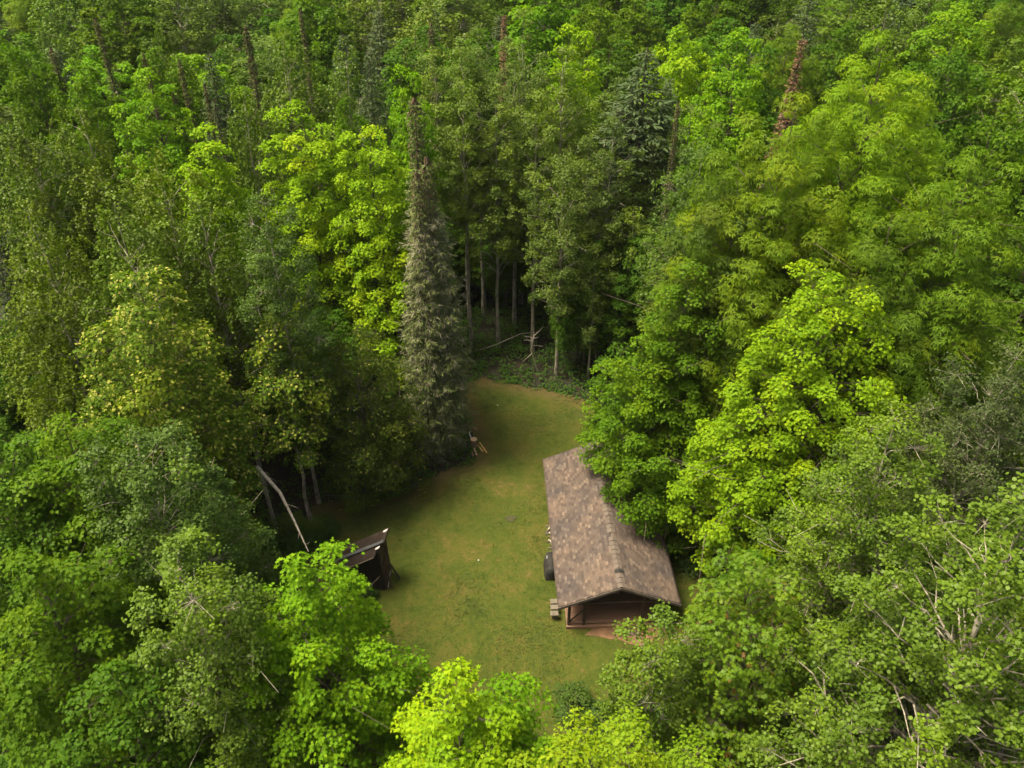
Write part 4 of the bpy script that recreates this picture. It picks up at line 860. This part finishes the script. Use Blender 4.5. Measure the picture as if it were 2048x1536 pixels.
for i, (x, y, h, R, near) in enumerate(fills):
    k = 'maple' if near else FK[fr.integers(0, len(FK))]
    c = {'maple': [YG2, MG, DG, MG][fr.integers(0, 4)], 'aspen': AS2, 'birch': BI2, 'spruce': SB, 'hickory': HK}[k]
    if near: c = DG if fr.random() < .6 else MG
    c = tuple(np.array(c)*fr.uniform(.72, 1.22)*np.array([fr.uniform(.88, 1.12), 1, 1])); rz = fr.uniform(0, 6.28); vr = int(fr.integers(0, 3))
    if i in SKIP: continue
    if k == 'spruce': T = lib(('spruce', vr % 2), None); R = min(R, 2.2)
    else: T = lib((k, 1.35 if near or y < 80 else 1.8, vr), lambda: make_tree(k, 700+vr*5+len(k)+(0 if y < 80 else 50), lod=1.35 if near or y < 80 else 1.8, twigs=False))
    rows.setdefault((k, near), []).append((pix((x, y, h))[0], x, y, h, R, rz, c, T))
ORD = ['first', 'second', 'third', 'fourth', 'fifth', 'sixth', 'seventh', 'eighth', 'ninth', 'tenth']
def ordn(i): return ORD[i] if i < 10 else '%dth' % (i+1) if (i+1) % 10 not in (1, 2, 3) or (i+1) in (11, 12, 13) else '%d%s' % (i+1, {1: 'st', 2: 'nd', 3: 'rd'}[(i+1) % 10])
for (k, near), L in rows.items():
    L.sort(key=lambda q: q[0])
    for j, (u, x, y, h, R, rz, c, T) in enumerate(L):
        nm = {'maple': 'maple_tree', 'hickory': 'hickory_tree', 'aspen': 'aspen_tree', 'birch': 'birch_tree', 'spruce': 'spruce_tree'}[k]
        desc = {'maple': 'round leafy maple', 'hickory': 'narrow leaved tree', 'aspen': 'grey green aspen', 'birch': 'olive birch', 'spruce': 'blue green spruce'}[k]
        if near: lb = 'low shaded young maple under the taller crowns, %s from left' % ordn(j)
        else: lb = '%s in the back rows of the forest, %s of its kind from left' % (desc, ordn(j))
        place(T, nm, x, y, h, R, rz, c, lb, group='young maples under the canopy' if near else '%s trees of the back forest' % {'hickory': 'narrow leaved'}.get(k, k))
# ------------------------------------------------------------------ undergrowth: leafy ground cover round the lawn and under the trees
n = 60000
up_ = np.column_stack([rng.uniform(-36, 36, n), rng.uniform(16, 66, n)])
ins = inside_np(up_, ring); ed = edge_dist(up_, ring); k1 = (~ins | (ed < .25)) & ~((up_[:, 0] > 2.2) & (up_[:, 0] < 9.5) & (up_[:, 1] > 25.8) & (up_[:, 1] < 38.5))
nz = vnoise(up_, .45, 5)*.6+vnoise(up_, 1.3, 6)*.4
k1 &= rng.random(n) < np.where((ed < 2.5) | ((up_[:, 1] > 48) & (np.abs(up_[:, 0]) < 9)), .95, .35)*np.clip(nz*2.2-.35, 0, 1)
up_ = up_[k1]; ed = ed[k1]; ins = ins[k1]; n = len(up_); hh = np.where(ins, .1, np.clip(.15+ed*.28, .15, .75))*rng.uniform(.4, 1.2, n)
m = 7; C = np.repeat(np.column_stack([up_, hh]), m, 0); a = rng.uniform(0, 6.283, n*m); ra = np.column_stack([np.cos(a), np.sin(a), np.zeros(n*m)])
C = C + ra*rng.uniform(.02, .22, (n*m, 1)) + rng.normal(0, .05, (n*m, 3)); C[:, 2] = np.abs(C[:, 2])+.04
V, Q, k = instance_leaves(C, ra+np.array([0, 0, -.35]), np.array([0, 0, 1.])+ra*.4+rng.normal(0, .3, (n*m, 3)), rng.uniform(.10, .24, n*m), tmpl_kite(.3, .4))
un = obj('undergrowth', mesh_np('undergrowth', V, Q, dict(tint=np.clip(np.repeat(rng.normal(.48, .12, n), m)+rng.normal(0, .1, n*m), 0, 1), accent=np.zeros(n*m)), M['leaf']))
un.color = (.052, .118, .016, 1); tag(un, 'low leafy undergrowth round the lawn and under the trees', None, None, 'stuff')
# shrubs at the lower lawn edge and by the shed
for i, (px, py, R, h, lb) in enumerate(((1150, 1420, 1.0, 1.5, 'small green shrub at the lower right edge of the lawn'), (1215, 1455, 1.1, 1.7, 'green shrub beneath the small poplar'), (770, 1400, .9, 1.3, 'small shrub at the lower left of the lawn'), (590, 1090, 1.3, 2.4, 'grey green shrub under the dead leaning stem'), (640, 1075, 1.0, 1.6, 'low shrub left of the shed'), (730, 1195, .7, 1.2, 'shrub in front of the shed wall'), (905, 905, .8, 1.1, 'leafy shrub beside the chopping block'), (1385, 1120, 1.2, 2.0, 'shrub under the maple beside the right eave'))):
    T = lib('shrub', lambda: make_tree('maple', 55, lod=.75, h=2.2, R=1.15, base=.03, lead=3, dens=2.2, twigs=True)); p = at(px, py, .0)
    r_ = place(T, 'shrub', p[0], p[1], h, R, i*1.3, (.05, .10, .02), lb, 'shrub')
# ------------------------------------------------------------------ dead stems
def snag(name, P, r, label, mat='snag', twn=9, tl=.7):
    mb = MB(); mb.tube(P, r, 7); P = [np.array(p) for p in P]
    for k in range(twn):
        t = rng.uniform(.35, .98)*(len(P)-1); i = int(min(t, len(P)-2)); p = P[i]*(1-(t-i))+P[i+1]*(t-i); d = unit(rng.normal(0, 1, 3)); e = p+d*tl*rng.uniform(.4, 1)
        mb.tube([p, (p+e)/2+rng.normal(0, .05, 3), e], [.018, .012, .005], 4, False)
    return tag(mb.build(name, M[mat]), label, 'dead tree')
a_ = at(515, 935, 8.0); b_ = at(560, 985, 7.2); c_ = at(590, 1045, 6.5); d_ = at(617, 1103, 5.8)
g_ = at(440, 860, 0)
snag('dead_tree', [(a_[0]-1.2, a_[1]+3.5, 0), (a_[0]-.5, a_[1]+1.5, 5.2), a_, b_, c_, d_], [.11, .10, .09, .08, .055, .015], 'bleached dead birch leaning towards the lawn above the shed')
snag('fallen_branch', [at(940, 705, .3), at(990, 690, 1.0), at(1040, 668, 1.6), at(1075, 664, 1.7)], [.032, .028, .02, .010], 'long bare pole sloping across the dark opening by the spruce', twn=2, tl=.4)
snag('dead_branch', [at(1075, 742, .3), at(1062, 700, 2.2), at(1068, 670, 3.6)], [.05, .04, .02], 'bare dead sapling in the dark opening', twn=10, tl=1.2)


# ------------------------------------------------------------------ thin summer haze
hz = MB(); hz.box((0, 70, 21), (600, 300, 44)); m, t = newmat('haze'); pv = N(t, 'ShaderNodeVolumePrincipled'); pv.inputs['Density'].default_value = .00006; pv.inputs['Color'].default_value = (.86, .93, 1, 1)
o_ = N(t, 'ShaderNodeOutputMaterial'); t.links.new(pv.outputs[0], o_.inputs['Volume']); tag(hz.build('haze', m), 'thin pale summer haze over the forest', None, None, 'stuff')
